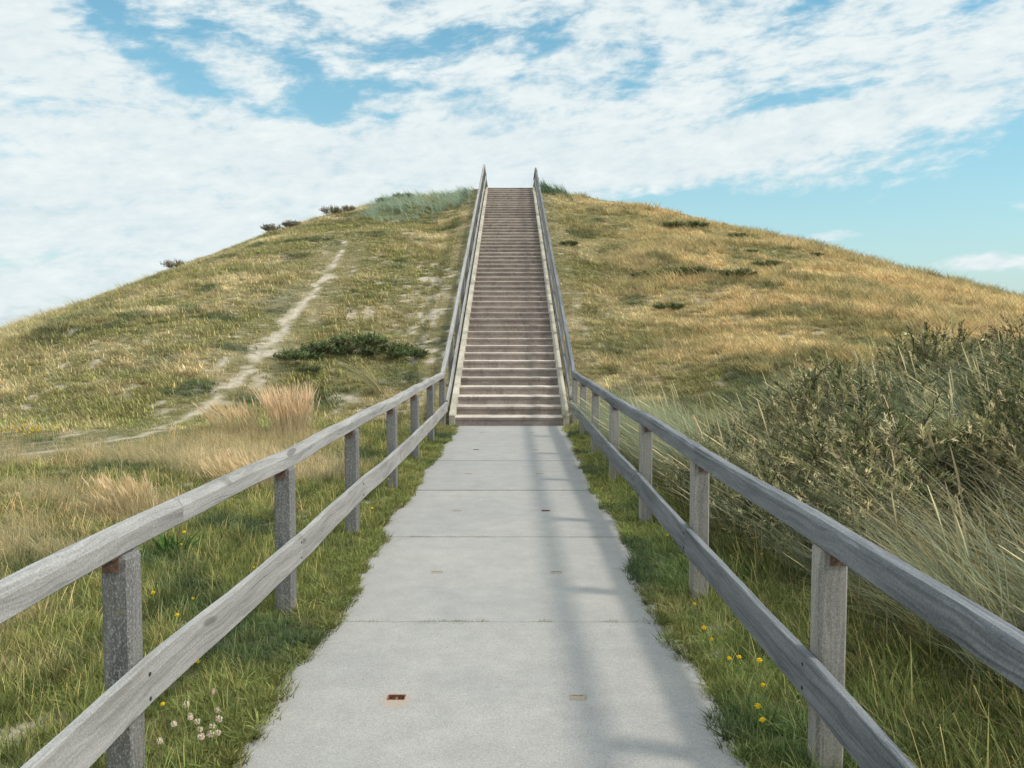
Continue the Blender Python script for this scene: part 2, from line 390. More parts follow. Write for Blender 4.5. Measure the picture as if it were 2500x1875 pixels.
def mat_stairs(name, lo, hi, moss):
    m, nt, b = new_mat(name); b.inputs['Roughness'].default_value = .9
    co = coord(nt)
    fine = nz(nt, co, 95, 3, .8); med = nz(nt, mapping(nt, co, (1.2, .6, 2.2)), 2.6, 6, .7); stain = nz(nt, mapping(nt, co, (3, 1, .8)), 2.0, 5, .7)
    c = ramp(nt, med, [(.3, lo), (.7, hi)])
    c = mixc(nt, 1.0, c, ramp(nt, fine, [(.32, (.50, .48, .46)), (.5, (1, 1, 1)), (.66, (1.55, 1.5, 1.45))]), 'MULTIPLY')
    c = mixc(nt, ramp(nt, stain, [(.54, (0, 0, 0)), (.74, (.65, .65, .65))]), c, (.10, .085, .07))
    spc = nt.nodes.new('ShaderNodeSeparateXYZ'); nt.links.new(co, spc.inputs[0])
    cell = math_n(nt, 'FLOOR', math_n(nt, 'MULTIPLY', spc.outputs[1], 1 / ST_T), 0)
    wn = nt.nodes.new('ShaderNodeTexWhiteNoise'); wn.noise_dimensions = '1D'; nt.links.new(cell, wn.inputs['W'])
    c = mixc(nt, 1.0, c, ramp(nt, wn.outputs['Value'], [(0, (.82, .81, .80)), (1, (1.14, 1.13, 1.12))]), 'MULTIPLY')
    gn = nz(nt, co, 1.7, 5, .7)
    c = mixc(nt, ramp(nt, gn, [(.56, (0, 0, 0)), (.70, (moss, moss, moss))]), c, (.20, .19, .09))
    nt.links.new(c, b.inputs['Base Color']); bump(nt, b, fine, .5, .006)
    return m
def mat_wood(name, lo, hi, lichen=0.0, lc=(.42, .43, .40), tone=(1, 1, 1)):
    m, nt, b = new_mat(name); b.inputs['Roughness'].default_value = .85
    uv = coord(nt, 'UV'); co = coord(nt)
    wv = nz(nt, mapping(nt, uv, (.9, 3.5, 1)), 1.6, 3, .5, 0)
    sh = nt.nodes.new('ShaderNodeVectorMath'); sh.operation = 'MULTIPLY_ADD'; nt.links.new(wv, sh.inputs[0]); sh.inputs[1].default_value = (0, .13, 0); nt.links.new(uv, sh.inputs[2])
    grain = nz(nt, mapping(nt, sh.outputs[0], (1.6, 75, 1)), 1.0, 5, .65); band = nz(nt, mapping(nt, sh.outputs[0], (1.1, 14, 1)), 1.0, 3, .55)
    big = nz(nt, mapping(nt, uv, (1.3, 6, 1)), 1.0, 4, .6)
    t = math_n(nt, 'ADD', math_n(nt, 'MULTIPLY', grain, .45), math_n(nt, 'ADD', math_n(nt, 'MULTIPLY', band, .3), math_n(nt, 'MULTIPLY', big, .25)))
    c = ramp(nt, t, [(.36, tuple(q * .85 for q in lo)), (.45, tuple(.6 * q + .4 * w for q, w in zip(lo, hi))), (.56, hi), (.64, tuple(q * 1.06 for q in hi))])
    crack = ramp(nt, nz(nt, mapping(nt, sh.outputs[0], (.8, 50, 1)), 1.3, 2, .4), [(.26, (.45, .44, .43)), (.31, (1, 1, 1))])
    c = mixc(nt, .8, c, crack, 'MULTIPLY')
    st = nz(nt, mapping(nt, sh.outputs[0], (.7, 9, 1)), 1.0, 5, .7)
    c = mixc(nt, ramp(nt, st, [(.50, (0, 0, 0)), (.66, (.55, .55, .55))]), c, tuple(q * .62 for q in lo))
    kn = nz(nt, mapping(nt, uv, (2.2, 9, 1)), 1.0, 1, .3)
    c = mixc(nt, ramp(nt, kn, [(.735, (0, 0, 0)), (.77, (.6, .6, .6))]), c, (.09, .08, .075))
    fine = nz(nt, co, 130, 3, .75)
    c = mixc(nt, 1.0, c, ramp(nt, fine, [(.3, (.70, .70, .71)), (.5, (1, 1, 1)), (.7, (1.28, 1.27, 1.25))]), 'MULTIPLY')
    if lichen:
        s1 = nz(nt, mapping(nt, co, (1, 1, .6)), 150, 4, .75)
        c = mixc(nt, ramp(nt, s1, [(.52, (0, 0, 0)), (.60, (lichen,) * 3)]), c, lc)
        s2 = nz(nt, co, 9, 4, .7)
        c = mixc(nt, ramp(nt, s2, [(.62, (0, 0, 0)), (.72, (.5, .5, .5))]), c, (.26, .23, .10))
    nt.links.new(c, b.inputs['Base Color']); bump(nt, b, t, .55, .006)
    return m
def mat_leafy(name, source='GEOMETRY', base=(1, 1, 1), trans=.42):
    """vertex attribute 'tint' holds per blade variation; instanced tufts carry their own tint"""
    m, nt, b = new_mat(name); b.inputs['Roughness'].default_value = .6; b.inputs['Specular IOR Level'].default_value = .18
    at = nt.nodes.new('ShaderNodeAttribute'); at.attribute_name = 'tint'
    c = at.outputs['Color']
    if source == 'INSTANCER':
        a2 = nt.nodes.new('ShaderNodeAttribute'); a2.attribute_name = 'itint'; a2.attribute_type = 'INSTANCER'
        c = mixc(nt, 1.0, c, a2.outputs['Color'], 'MULTIPLY')
    else:
        c = mixc(nt, 1.0, c, base, 'MULTIPLY')
    nt.links.new(c, b.inputs['Base Color'])
    tr = nt.nodes.new('ShaderNodeBsdfTranslucent'); nt.links.new(c, tr.inputs[0])
    ms = nt.nodes.new('ShaderNodeMixShader'); ms.inputs[0].default_value = trans
    nt.links.new(b.outputs[0], ms.inputs[1]); nt.links.new(tr.outputs[0], ms.inputs[2])
    nt.links.new(ms.outputs[0], nt.nodes['Material Output'].inputs[0])
    return m
M = dict(
    ground=mat_ground(), concrete=mat_concrete(),
    rust=mat_rust('rusty steel', (.11, .055, .035), (.27, .13, .075)), dirt=mat_rust('dirt fill', (.20, .15, .11), (.38, .33, .26)), stain=None,
    tread=mat_stairs('pale tread', (.42, .37, .33), (.58, .52, .45), .12),  # tread tops and nosings, paler than the riser colour
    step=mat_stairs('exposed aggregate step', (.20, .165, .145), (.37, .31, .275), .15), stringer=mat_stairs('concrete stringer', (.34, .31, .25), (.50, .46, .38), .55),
    rail_l=mat_wood('silvery weathered rail', (.215, .205, .192), (.365, .352, .335)), rail_r=mat_wood('shade-toned weathered rail', (.078, .085, .094), (.20, .205, .212)),  # right rail: weathered timber with the shade of its inner faces painted in
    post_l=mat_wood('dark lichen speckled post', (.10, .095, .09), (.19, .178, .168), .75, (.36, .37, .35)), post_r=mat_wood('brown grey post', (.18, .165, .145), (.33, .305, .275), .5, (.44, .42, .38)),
    iron=mat_rust('rusty bracket', (.10, .055, .04), (.22, .14, .10)), bolt=mat_rust('dark bolt', (.03, .025, .025), (.07, .055, .05)),
    tuft=mat_leafy('grass blades', 'INSTANCER'), clump=mat_leafy('clump blades'), leaf=mat_leafy('shrub leaves', trans=.2),
)
mt, nt, b = new_mat('shrub bark'); b.inputs['Base Color'].default_value = (.10, .075, .055, 1); b.inputs['Roughness'].default_value = .9; M['bark'] = mt
mt, nt, b = new_mat('yellow petals'); b.inputs['Base Color'].default_value = (.85, .62, .03, 1); b.inputs['Roughness'].default_value = .7; M['petal'] = mt
mt, nt, b = new_mat('clover florets'); b.inputs['Base Color'].default_value = (.62, .50, .38, 1); b.inputs['Roughness'].default_value = .8; M['clover'] = mt
mt, nt, b = new_mat('flower stem'); b.inputs['Base Color'].default_value = (.10, .17, .04, 1); b.inputs['Roughness'].default_value = .7; M['stem'] = mt

# ------------------------------------------------------------------ ground: one sheet, fine near, coarse to the horizon
def build_ground():
    def ax(fine, step, far):
        a, c = fine; core = np.arange(a, c + 1e-6, step); out = []
        d = step
        p = a
        while p > far[0]: d *= 1.35; p -= d; out.append(p)
        lo = out[::-1]; out = []; d = step; p = core[-1]
        while p < far[1]: d *= 1.35; p += d; out.append(p)
        return np.array(lo + list(core) + out)
    xs = ax((-27, 27), .13, (-900, 900)); ys = ax((1.0, 42), .13, (-300, 1200))
    xs = np.sort(np.concatenate([xs, [-1.0, -.95, .95, 1.0]]))
    X, Y = np.meshgrid(xs, ys); Z = height(X, Y)
    far = (np.abs(X) > 60) | (Y > 70); Z = np.where(far, np.minimum(Z, 0), Z)
    t = ground_tint(X, Y) * .68; s = sand(X, Y)[..., None]; e = bareness_edge(X, Y)[..., None]
    soil = np.array((.17, .13, .085))
    t = t * .72 + soil * .28
    sg = SANDC * (.85 + .3 * fbm(X * 2, Y * 2, 81, 3)[..., None])
    t = t * (1 - s) + sg * s; t = t * (1 - e) + np.array((.33, .26, .18)) * e
    nx, ny = len(xs), len(ys)
    idx = np.arange(nx * ny).reshape(ny, nx)
    F = np.stack([idx[:-1, :-1], idx[:-1, 1:], idx[1:, 1:], idx[1:, :-1]], -1).reshape(-1, 4)
    me = mesh_from('ground', np.stack([X, Y, Z], -1).reshape(-1, 3), F, M['ground'], cols=t.reshape(-1, 3), smooth=True)
    tag(link('ground', me), kind='structure')
build_ground()

# ------------------------------------------------------------------ path of concrete slabs
HOLE_X = (-.425, .385)
def build_path():
    L = 2.0; g = 2.7575 - 2 * 2.0; mb = MB()
    root = None; holes = []
    y = 14.73
    while y > -6:
        y1 = y - .007; y0 = y - 2.0 + .007; yc = (y0 + y1) / 2; dz = RNG.uniform(-.003, .003)
        xb = [-.985, HOLE_X[0] - .04, HOLE_X[0] + .04, HOLE_X[1] - .04, HOLE_X[1] + .04, .985]; yb = [y0, yc - .028, yc + .028, y1]
        b = len(mb.v)
        for Yv in yb:
            for Xv in xb: mb.v.append(np.array((Xv, Yv, dz)))
        for j in range(3):
            for i in range(5):
                if j == 1 and i in (1, 3): continue
                q = b + j * 6 + i; mb.quad((q, q + 1, q + 7, q + 6), [(0, 0)] * 4)
        # skirt
        ring = [b + i for i in range(6)] + [b + 11, b + 17] + [b + 23 - i for i in range(6)] + [b + 12, b + 6]
        b2 = len(mb.v)
        for r_ in ring: mb.v.append(mb.v[r_] - np.array((0, 0, .12)))
        for k in range(len(ring)):
            k2 = (k + 1) % len(ring); mb.quad((ring[k], b2 + k, b2 + k2, ring[k2]), [(0, 0)] * 4)
        for h in HOLE_X: holes.append((h, yc, dz))
        y -= 2.0
    path = mb.build('path', M['concrete']); tag(path, kind='structure')
    for k, (hx, hy, dz) in enumerate(holes):
        if hy < 1.5: continue
        fill = not (k % 5 == 2 or (hx < 0 and hy < 5))
        m = MB(); w, d, t = (.040, .028, .005)
        for (lo, hi) in (((-w, -d, -.045), (-w + t, d, .001)), ((w - t, -d, -.045), (w, d, .001)), ((-w + t, -d, -.045), (w - t, -d + t, .001)), ((-w + t, d - t, -.045), (w - t, d, .001))): m.box(lo, hi)
        m.box((-w + t, -d + t, -.045), (w - t, d - t, -.0012 if fill else -.038))
        m.box((-.006, -d + t, -.030), (.006, d - t, -.008 if not fill else -.0014))
        o = m.build('lifting_socket', M['dirt'] if fill else M['rust'], path); o.location = (hx, hy, dz)
    return path
build_path()

# ------------------------------------------------------------------ staircase
def build_stairs():
    root = empty('staircase', (0, ST_Y, 0))
    tag(root, 'long straight brown concrete staircase climbing the grassy dune between pale side strips', 'staircase')
    for n in range(ST_N):
        y0 = n * ST_T; cx = float(st_cx(ST_Y + y0)); z1 = (n + 1) * ST_R
        deep = ST_T + (.10 if n < ST_N - 1 else 1.6)
        a = .948; j = RNG.uniform(-.004, .004)
        m = MB()
        # block with a slightly rounded nosing and a shallow shadow gap under it
        prof = [(y0 + .012, z1 - ST_R - .03), (y0 + .012, z1 - .055), (y0, z1 - .05), (y0, z1 - .012), (y0 + .004, z1 - .003), (y0 + .013, z1), (y0 + deep, z1), (y0 + deep, z1 - ST_R - .03)]
        b = len(m.v); k = len(prof)
        for sx in (-a, a):
            for (py, pz) in prof: m.v.append(np.array((cx + sx, py + j, pz)))
        for i in range(k):
            i2 = (i + 1) % k; m.f.append((b + i, b + i2, b + k + i2, b + k + i)); m.uv += [(0, 0)] * 4
        m.f.append(tuple(b + k - 1 - i for i in range(k))); m.uv += [(0, 0)] * k
        m.f.append(tuple(b + k + i for i in range(k))); m.uv += [(0, 0)] * k
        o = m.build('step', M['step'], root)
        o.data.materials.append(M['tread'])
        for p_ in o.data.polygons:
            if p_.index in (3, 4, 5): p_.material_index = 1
        # own offset so every block has its own stains
    for sx in (-1, 1):
        segs = 11; tot = ST_N * ST_T
        m = MB()
        for s in range(segs):
            u0 = -.06 + tot * s / segs + .004; u1 = -.06 + tot * (s + 1) / segs - .004
            if s == segs - 1: u1 += .6
            pts = []
            for u in (u0, u1):
                z = (max(0, min(u, tot)) + .43) * SLOPE + .035
                for (ox, dz) in ((.930, 0), (1.035, 0), (1.035, -.5), (.930, -.5)):
                    pts.append(np.array((float(st_cx(ST_Y + u)) + sx * ox, u, z + dz if s or u > 0 or dz == 0 else z + dz)))
            b = len(m.v); m.v += pts
            for f in ((0, 1, 2, 3), (7, 6, 5, 4), (0, 4, 5, 1), (1, 5, 6, 2), (2, 6, 7, 3), (3, 7, 4, 0)):
                f2 = f if sx > 0 else f[::-1]
                m.f.append(tuple(b + i for i in f2)); m.uv += [(0, 0)] * 4
        o = m.build('stringer', M['stringer'], root, bevel=.006)
build_stairs()

# ------------------------------------------------------------------ railings
POST_H = .85
def build_railing(side):
    sx = -1 if side == 'L' else 1
    root = empty('timber_railing', (sx * 1.2, 3.0, 0))
    ox, oy = sx * 1.2, 3.0
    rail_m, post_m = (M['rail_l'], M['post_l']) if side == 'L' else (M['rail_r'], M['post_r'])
    if side == 'L':
        tag(root, 'silvery weathered two-rail timber railing left of the path and stairs', 'railing', None)
        fx = lambda y: -np.interp(y, [3, 5, 7, 9, 14.5, 37], [1.24, 1.17, 1.145, 1.09, 1.055, 1.06]) + (float(st_cx(y)) if y > 15 else 0)
        ys = [-.84 + 0, 1.08, 3.0, 4.92, 6.84, 8.74, 10.6, 12.45, 14.4]
    else:
        tag(root, 'blue-grey shaded two-rail timber railing right of the path and stairs', 'railing', None)
        fx = lambda y: np.interp(y, [3, 5, 7, 9, 14.5, 37], [1.20, 1.165, 1.155, 1.12, 1.09, 1.05]) + (float(st_cx(y)) if y > 15 else 0)
        ys = [-.9, 1.1, 3.1, 5.15, 7.2, 9.2, 11.2, 13.1, 14.8]
    # line of the rail bottoms: level beside the path, then up the slope, then level on top
    kink = ys[-1]; topy = ST_Y + ST_T * ST_N - .1
    def base(y):
        if y <= kink: return 0.0
        return (min(y, topy) - kink) * SLOPE
    sty = list(np.arange(kink + 2.0, topy - .5, 2.03)) + [topy]
    allp = ys + sty + [topy + 1.9]
    P = lambda x, y, z: (x - ox, y - oy, z)
    for i, y in enumerate(allp):
        x = fx(y); m = MB(); zb = base(y)
        gz = float(height(x + sx * .08, y)) - .35 if y < 30 else zb - .6
        o_ = sx * .055; hw = .055; hd = .05; top = POST_H + zb - .004
        jx = RNG.uniform(-.006, .006); tw = RNG.uniform(-.02, .02)
        prof = [(-hd, -hw + .012), (-hd + .010, -hw), (hd - .010, -hw), (hd, -hw + .012), (hd, hw - .012), (hd - .010, hw), (-hd + .010, hw), (-hd, hw - .012)]
        cxp = x + o_
        m.sweep([P(cxp + jx, y, min(gz, zb - .3)), P(cxp + jx * .4, y, (gz + top) / 2), P(cxp, y, top - .012), P(cxp, y, top)], [(a, c) for a, c in prof], seed=i * 7 + (3 if sx > 0 else 0))
        # taper the very top
        n = 8
        for q in range(n):
            v = m.v[3 * n + q]; c = np.array(P(cxp, y, top)); m.v[3 * n + q] = c + (v - c) * .90
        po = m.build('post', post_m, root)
        if y < 16:
            mb = MB(); bx = cxp + sx * .012 - ox; yy = y - oy - .05
            mb.box((bx - .030, yy - .009, POST_H - .062), (bx + .030, yy - .001, POST_H - .002)); mb.box((bx - .030, yy - .055, POST_H - .008), (bx + .030, yy - .009, POST_H - .0015))
            mb.cyl((bx, yy - .009, POST_H - .036), (0, -1, 0), .009, .007, 6)
            mb.build('bracket', M['iron'], po)
            for dz in (.315, .405):
                mbb = MB(); mbb.cyl((x - sx * .0355 - ox, y - oy, dz), (-sx, 0, 0), .0075, .003, 8)
                mbb.build('bolt', M['bolt'], po)
    def rail(name, y0, y1, zc, w, h, off, seed, chamf, zfun=base):
        m = MB(); rr = random.Random(seed); pts = []; n = max(2, int((y1 - y0) / .16))
        f1, f2, p1, p2 = rr.uniform(.6, 1.2), rr.uniform(1.6, 2.6), rr.uniform(0, 6), rr.uniform(0, 6)
        am = (.0075 if side == 'L' else .004) if y1 < 16 else .003
        for k in range(n + 1):
            y = y0 + (y1 - y0) * k / n; e = abs(math.sin(math.pi * k / n)) ** .5
            z = zc + zfun(y) + e * am * (math.sin(y * f1 + p1) + .5 * math.sin(y * f2 * 2 + p2))
            pts.append(P(fx(y) + off + e * am * .5 * math.sin(y * f2 + p1), y, z))
        a, c = w / 2, h / 2
        ct, ch = chamf
        prof = [(-a, -c + .006), (-a + .006, -c), (a - .006, -c), (a, -c + .006), (a, c - ch), (a - ct, c), (-a + ct, c), (-a, c - ch)]
        m.sweep(pts, prof, seed=seed, wob=.0012)
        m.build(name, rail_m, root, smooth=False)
    # top rail beside the path (butt joints over or near posts)
    cuts = [-3.0, 3.45, 8.75, 14.4] if side == 'L' else [-3.0, .9, 5.05, 11.2, 14.8]
    cuts[-1] = kink
    offt = sx * (.022 + .034) if side == 'L' else .030
    for i in range(len(cuts) - 1):
        rail('top_rail', cuts[i] + .0015, cuts[i + 1] - .0015, POST_H + .049, .068, .098, offt, 100 + i + (50 if sx > 0 else 0), (.020, .030) if side == 'L' else (.012, .014), lambda y: 0.0)
    cutb = [-3.0, 1.1, 4.95, 8.7, 14.4] if side == 'L' else [-3.0, 1.1, 5.12, 7.2, 9.4, 14.8]
    cutb[-1] = kink - .02
    for i in range(len(cutb) - 1):
        rail('bottom_rail', cutb[i] + .0015, cutb[i + 1] - .0015, .362, .035, .165, -sx * .0178, 200 + i + (50 if sx > 0 else 0), (.004, .004), lambda y: 0.0)
    # up the stairs
    cs = list(np.linspace(kink, topy, 6))
    up = math.cos(math.atan(SLOPE))
    for i in range(5):
        rail('top_rail', cs[i] + .002, cs[i + 1] - .002, POST_H + .049 / up, .068, .098, offt, 300 + i + (50 if sx > 0 else 0), (.012, .014), lambda y: (y - kink) * SLOPE)
        rail('bottom_rail', cs[i] + .002 - .0, cs[i + 1] - .002, .40, .035, .145, -sx * .0178, 400 + i + (50 if sx > 0 else 0), (.004, .004), lambda y: (y - kink) * SLOPE)
    rail('top_rail', topy + .002, topy + 2.6, POST_H + .049, .068, .098, offt, 390, (.012, .014))
    rail('bottom_rail', topy + .002, topy + 2.6, .40, .035, .145, -sx * .0178, 490, (.004, .004))
build_railing('L'); build_railing('R')

# ------------------------------------------------------------------ blades, tufts, clumps
def blades(n, rad, h, hv, w, lean=(0, 0), spread=.35, curl=.5, segs=3, rng=None, heads=0.0, dry=.15, bcol=(1, 1, 1), headcol=(1.25, 1.15, 1.0), headlen=.22, headw=3.0, drycol=(2.2, 1.55, 1.3)):
    """n tapering, bending blades from a patch of radius rad: verts, quads, colours"""
    r = rad * np.sqrt(rng.random(n)); a = rng.random(n) * 2 * np.pi
    bx, by = r * np.cos(a), r * np.sin(a)
    H = h * (1 - hv + hv * rng.random(n))
    la = rng.random(n) * 2 * np.pi; lm = spread * rng.random(n)
    dx = lean[0] + np.cos(la) * lm + bx / max(rad, 1e-3) * spread * .4; dy = lean[1] + np.sin(la) * lm + by / max(rad, 1e-3) * spread * .4
    fa = rng.random(n) * np.pi; wx, wy = np.cos(fa), np.sin(fa)
    cu = curl * (.5 + rng.random(n))
    W = w * (.6 + .8 * rng.random(n))
    hd = rng.random(n) < heads
    V = np.zeros((n, segs + 1, 2, 3)); col = np.zeros((n, segs + 1, 2, 3))
    isdry = rng.random(n) < dry
    base = (.48 + .9 * rng.random(n) ** 1.2)[:, None] * np.array(bcol)
    base = np.where(isdry[:, None], base * np.array(drycol), base)
    for k in range(segs + 1):
        t = k / segs
        k_h = t * (1 - .30 * cu * t * np.hypot(dx, dy))
        px = bx + dx * H * (t * .55 + cu * t * t); py = by + dy * H * (t * .55 + cu * t * t); pz = H * k_h
        wk = W * (1 - t) ** .7 if k < segs else W * .08
        wk = wk * np.ones(n)
        if heads:
            th = 1 - headlen
            bulge = 0.0 if t < th - 1e-6 else (headw if t < .999 else .5)
            if bulge: wk = np.where(hd, W * bulge, wk)
            else: wk = np.where(hd, W * .55, wk)
        for s_, sg in ((0, -1), (1, 1)):
            V[:, k, s_, 0] = px + sg * wx * wk / 2; V[:, k, s_, 1] = py + sg * wy * wk / 2; V[:, k, s_, 2] = pz
        cc = base * (.88 + .2 * t)
        if heads and t >= 1 - headlen - 1e-6: cc = np.where(hd[:, None], np.array(headcol) * (.8 + .4 * rng.random(n))[:, None], cc)
        col[:, k, 0] = cc; col[:, k, 1] = cc
    F = []
    b0 = np.arange(n) * (segs + 1) * 2
    for k in range(segs):
        F.append(np.stack([b0 + 2 * k, b0 + 2 * k + 1, b0 + 2 * k + 3, b0 + 2 * k + 2], -1))
    return V.reshape(-1, 3), np.concatenate(F), col.reshape(-1, 3)
def proto_collection(name, specs):
    col = bpy.data.collections.new(name)
    for i, sp in enumerate(specs):
        rng = np.random.default_rng(900 + i * 13 + len(name))
        v, f, c = blades(rng=rng, **sp)
        me = mesh_from('tuft', v, f, M['tuft'], cols=c)
        o = bpy.data.objects.new('tuft', me); col.objects.link(o)
        o.name = '%s_%02d' % (name, i)
    return col
def scatter(name, x, y, z, rotz, scl, idx, tint, col, tilt=None):
    n = len(x)
    me = bpy.data.meshes.new(name); me.vertices.add(n); me.vertices.foreach_set('co', np.stack([x, y, z], -1).astype(np.float32).ravel())
    def at(nm, ty, data, key):
        a = me.attributes.new(nm, ty, 'POINT'); a.data.foreach_set(key, np.ascontiguousarray(data).ravel())
    rot = np.zeros((n, 3), np.float32); rot[:, 2] = rotz
    if tilt is not None: rot[:, 0] = tilt[0]; rot[:, 1] = tilt[1]
    at('rot', 'FLOAT_VECTOR', rot, 'vector'); at('scl', 'FLOAT', scl.astype(np.float32), 'value'); at('idx', 'INT', idx.astype(np.int32), 'value')
    t4 = np.ones((n, 4), np.float32); t4[:, :3] = tint; at('itint', 'FLOAT_COLOR', t4, 'color')
    me.update()
    o = link(name, me); tag(o, kind='stuff')
    ng = bpy.data.node_groups.new(name, 'GeometryNodeTree')
    ng.interface.new_socket('Geometry', in_out='INPUT', socket_type='NodeSocketGeometry'); ng.interface.new_socket('Geometry', in_out='OUTPUT', socket_type='NodeSocketGeometry')
    N = ng.nodes; L = ng.links
    gi = N.new('NodeGroupInput'); go = N.new('NodeGroupOutput'); ins = N.new('GeometryNodeInstanceOnPoints'); ci = N.new('GeometryNodeCollectionInfo')
    ci.inputs[0].default_value = col; ci.inputs['Separate Children'].default_value = True; ci.inputs['Reset Children'].default_value = True
    ins.inputs['Pick Instance'].default_value = True
    def na(nm, ty):
        q = N.new('GeometryNodeInputNamedAttribute'); q.data_type = ty; q.inputs[0].default_value = nm
        return q.outputs[0]
    e2r = N.new('FunctionNodeEulerToRotation'); L.new(na('rot', 'FLOAT_VECTOR'), e2r.inputs[0])
    L.new(gi.outputs[0], ins.inputs['Points']); L.new(ci.outputs[0], ins.inputs['Instance']); L.new(na('idx', 'INT'), ins.inputs['Instance Index'])
    L.new(e2r.outputs[0], ins.inputs['Rotation']); L.new(na('scl', 'FLOAT'), ins.inputs['Scale']); L.new(ins.outputs[0], go.inputs[0])
    md = o.modifiers.new('grow', 'NODES'); md.node_group = ng
    return o
def pts_in(n, x0, x1, y0, y1, rng):
    return rng.uniform(x0, x1, n), rng.uniform(y0, y1, n)
def wedge(x, y): return (np.abs(x - .1) < .66 * y + 2.2)

WIND = (-.55, .05)
short = proto_collection('short', [
    dict(n=22, rad=.07, h=.12, hv=.6, w=.0060, lean=(-.12, 0), spread=.8, curl=.7, dry=.15, drycol=(2.1, 1.6, 2.0)),
    dict(n=18, rad=.08, h=.16, hv=.6, w=.0065, lean=(-.2, 0), spread=.9, curl=.8, dry=.12, drycol=(2.1, 1.6, 2.0)),
    dict(n=28, rad=.08, h=.08, hv=.6, w=.0065, lean=(-.1, 0), spread=1.2, curl=.8, dry=.25, drycol=(2.2, 1.6, 2.0)),
    dict(n=12, rad=.03, h=.10, hv=.4, w=.020, lean=(0, 0), spread=1.3, curl=.9, dry=.0, bcol=(.95, 1.0, 1.0)),
    dict(n=14, rad=.08, h=.24, hv=.6, w=.0048, lean=(-.25, 0), spread=.6, curl=.7, dry=.5, heads=.5, headcol=(2.6, 2.0, 2.3), drycol=(2.2, 1.6, 2.0)),
    dict(n=16, rad=.07, h=.11, hv=.6, w=.012, lean=(-.1, 0), spread=1.0, curl=.7, segs=2, dry=.18, drycol=(2.1, 1.6, 2.0)),
    dict(n=14, rad=.07, h=.07, hv=.6, w=.014, lean=(0, 0), spread=1.3, curl=.7, segs=2, dry=.22, drycol=(2.1, 1.6, 2.0))])
dryg = proto_collection('dryg', [
    dict(n=22, rad=.09, h=.36, hv=.5, w=.0048, lean=(-.20, 0), spread=.5, curl=.7, segs=4, heads=.6, headcol=(1.2, 1.1, 1.0), dry=.35, drycol=(.85, .82, .75), headw=3.0),
    dict(n=24, rad=.11, h=.27, hv=.6, w=.0052, lean=(-.3, 0), spread=.7, curl=.8, segs=4, heads=.4, headcol=(1.2, 1.1, 1.05), dry=.35, drycol=(.82, .8, .7), headw=2.6),
    dict(n=20, rad=.12, h=.18, hv=.6, w=.0060, lean=(-.25, 0), spread=1.0, curl=.8, segs=3, heads=.2, headcol=(1.2, 1.1, 1.05), dry=.35, drycol=(.8, .78, .66))])
hillg = proto_collection('hillg', [
    dict(n=18, rad=.10, h=.11, hv=.6, w=.017, lean=(-.30, 0), spread=1.0, curl=.8, segs=2, dry=.30, drycol=(1.2, 1.15, 1.05)),
    dict(n=18, rad=.12, h=.14, hv=.6, w=.016, lean=(-.50, -.05), spread=.8, curl=.8, segs=2, dry=.30, drycol=(1.2, 1.15, 1.05)),
    dict(n=18, rad=.12, h=.07, hv=.6, w=.020, lean=(-.15, 0), spread=1.4, curl=.8, segs=2, dry=.2, drycol=(1.2, 1.15, 1.05)),
    dict(n=14, rad=.10, h=.25, hv=.5, w=.012, lean=(-.40, 0), spread=.6, curl=.9, segs=3, dry=.4, heads=.3, headcol=(1.2, 1.15, 1.1), drycol=(1.15, 1.1, 1.05))])
marr = proto_collection('marr', [
    dict(n=28, rad=.16, h=1.0, hv=.45, w=.0080, lean=(-.50, .05), spread=.55, curl=.75, segs=6, dry=.14, drycol=(1.6, 1.25, .95)),
    dict(n=32, rad=.18, h=1.12, hv=.45, w=.0078, lean=(-.62, 0), spread=.55, curl=.8, segs=6, dry=.18, drycol=(1.45, 1.05, .75), heads=.03, headcol=(1.9, 1.5, 1.4), headlen=.17, headw=1.7),
    dict(n=32, rad=.20, h=.85, hv=.5, w=.0078, lean=(-.45, -.1), spread=.75, curl=.8, segs=6, dry=.24, drycol=(1.5, 1.05, .7)),
    dict(n=28, rad=.15, h=1.15, hv=.35, w=.0072, lean=(-.60, .1), spread=.45, curl=.7, segs=6, dry=.2, drycol=(1.4, 1.02, .75), heads=.06, headcol=(1.9, 1.5, 1.4), headlen=.17, headw=1.7)])

farm = proto_collection('farm', [
    dict(n=16, rad=.16, h=.9, hv=.5, w=.040, lean=(-.50, .05), spread=.6, curl=.8, segs=4, dry=.2, drycol=(1.4, 1.15, .9)),
    dict(n=14, rad=.18, h=.75, hv=.5, w=.044, lean=(-.55, 0), spread=.8, curl=.8, segs=4, dry=.2, drycol=(1.4, 1.15, .9)),
    dict(n=14, rad=.20, h=1.0, hv=.5, w=.036, lean=(-.60, -.1), spread=.5, curl=.8, segs=4, dry=.3, drycol=(1.4, 1.15, .9))])

def tintify(x, y, rng, mul=1.0, soft=0.0):
    c = ground_tint(x, y); c = c * ((.55 + .9 * rng.random((len(x), 1)) ** 1.3) * (1 - soft) + soft) * mul
    return c * (1 + (rng.random((len(x), 3)) - .5) * .12)

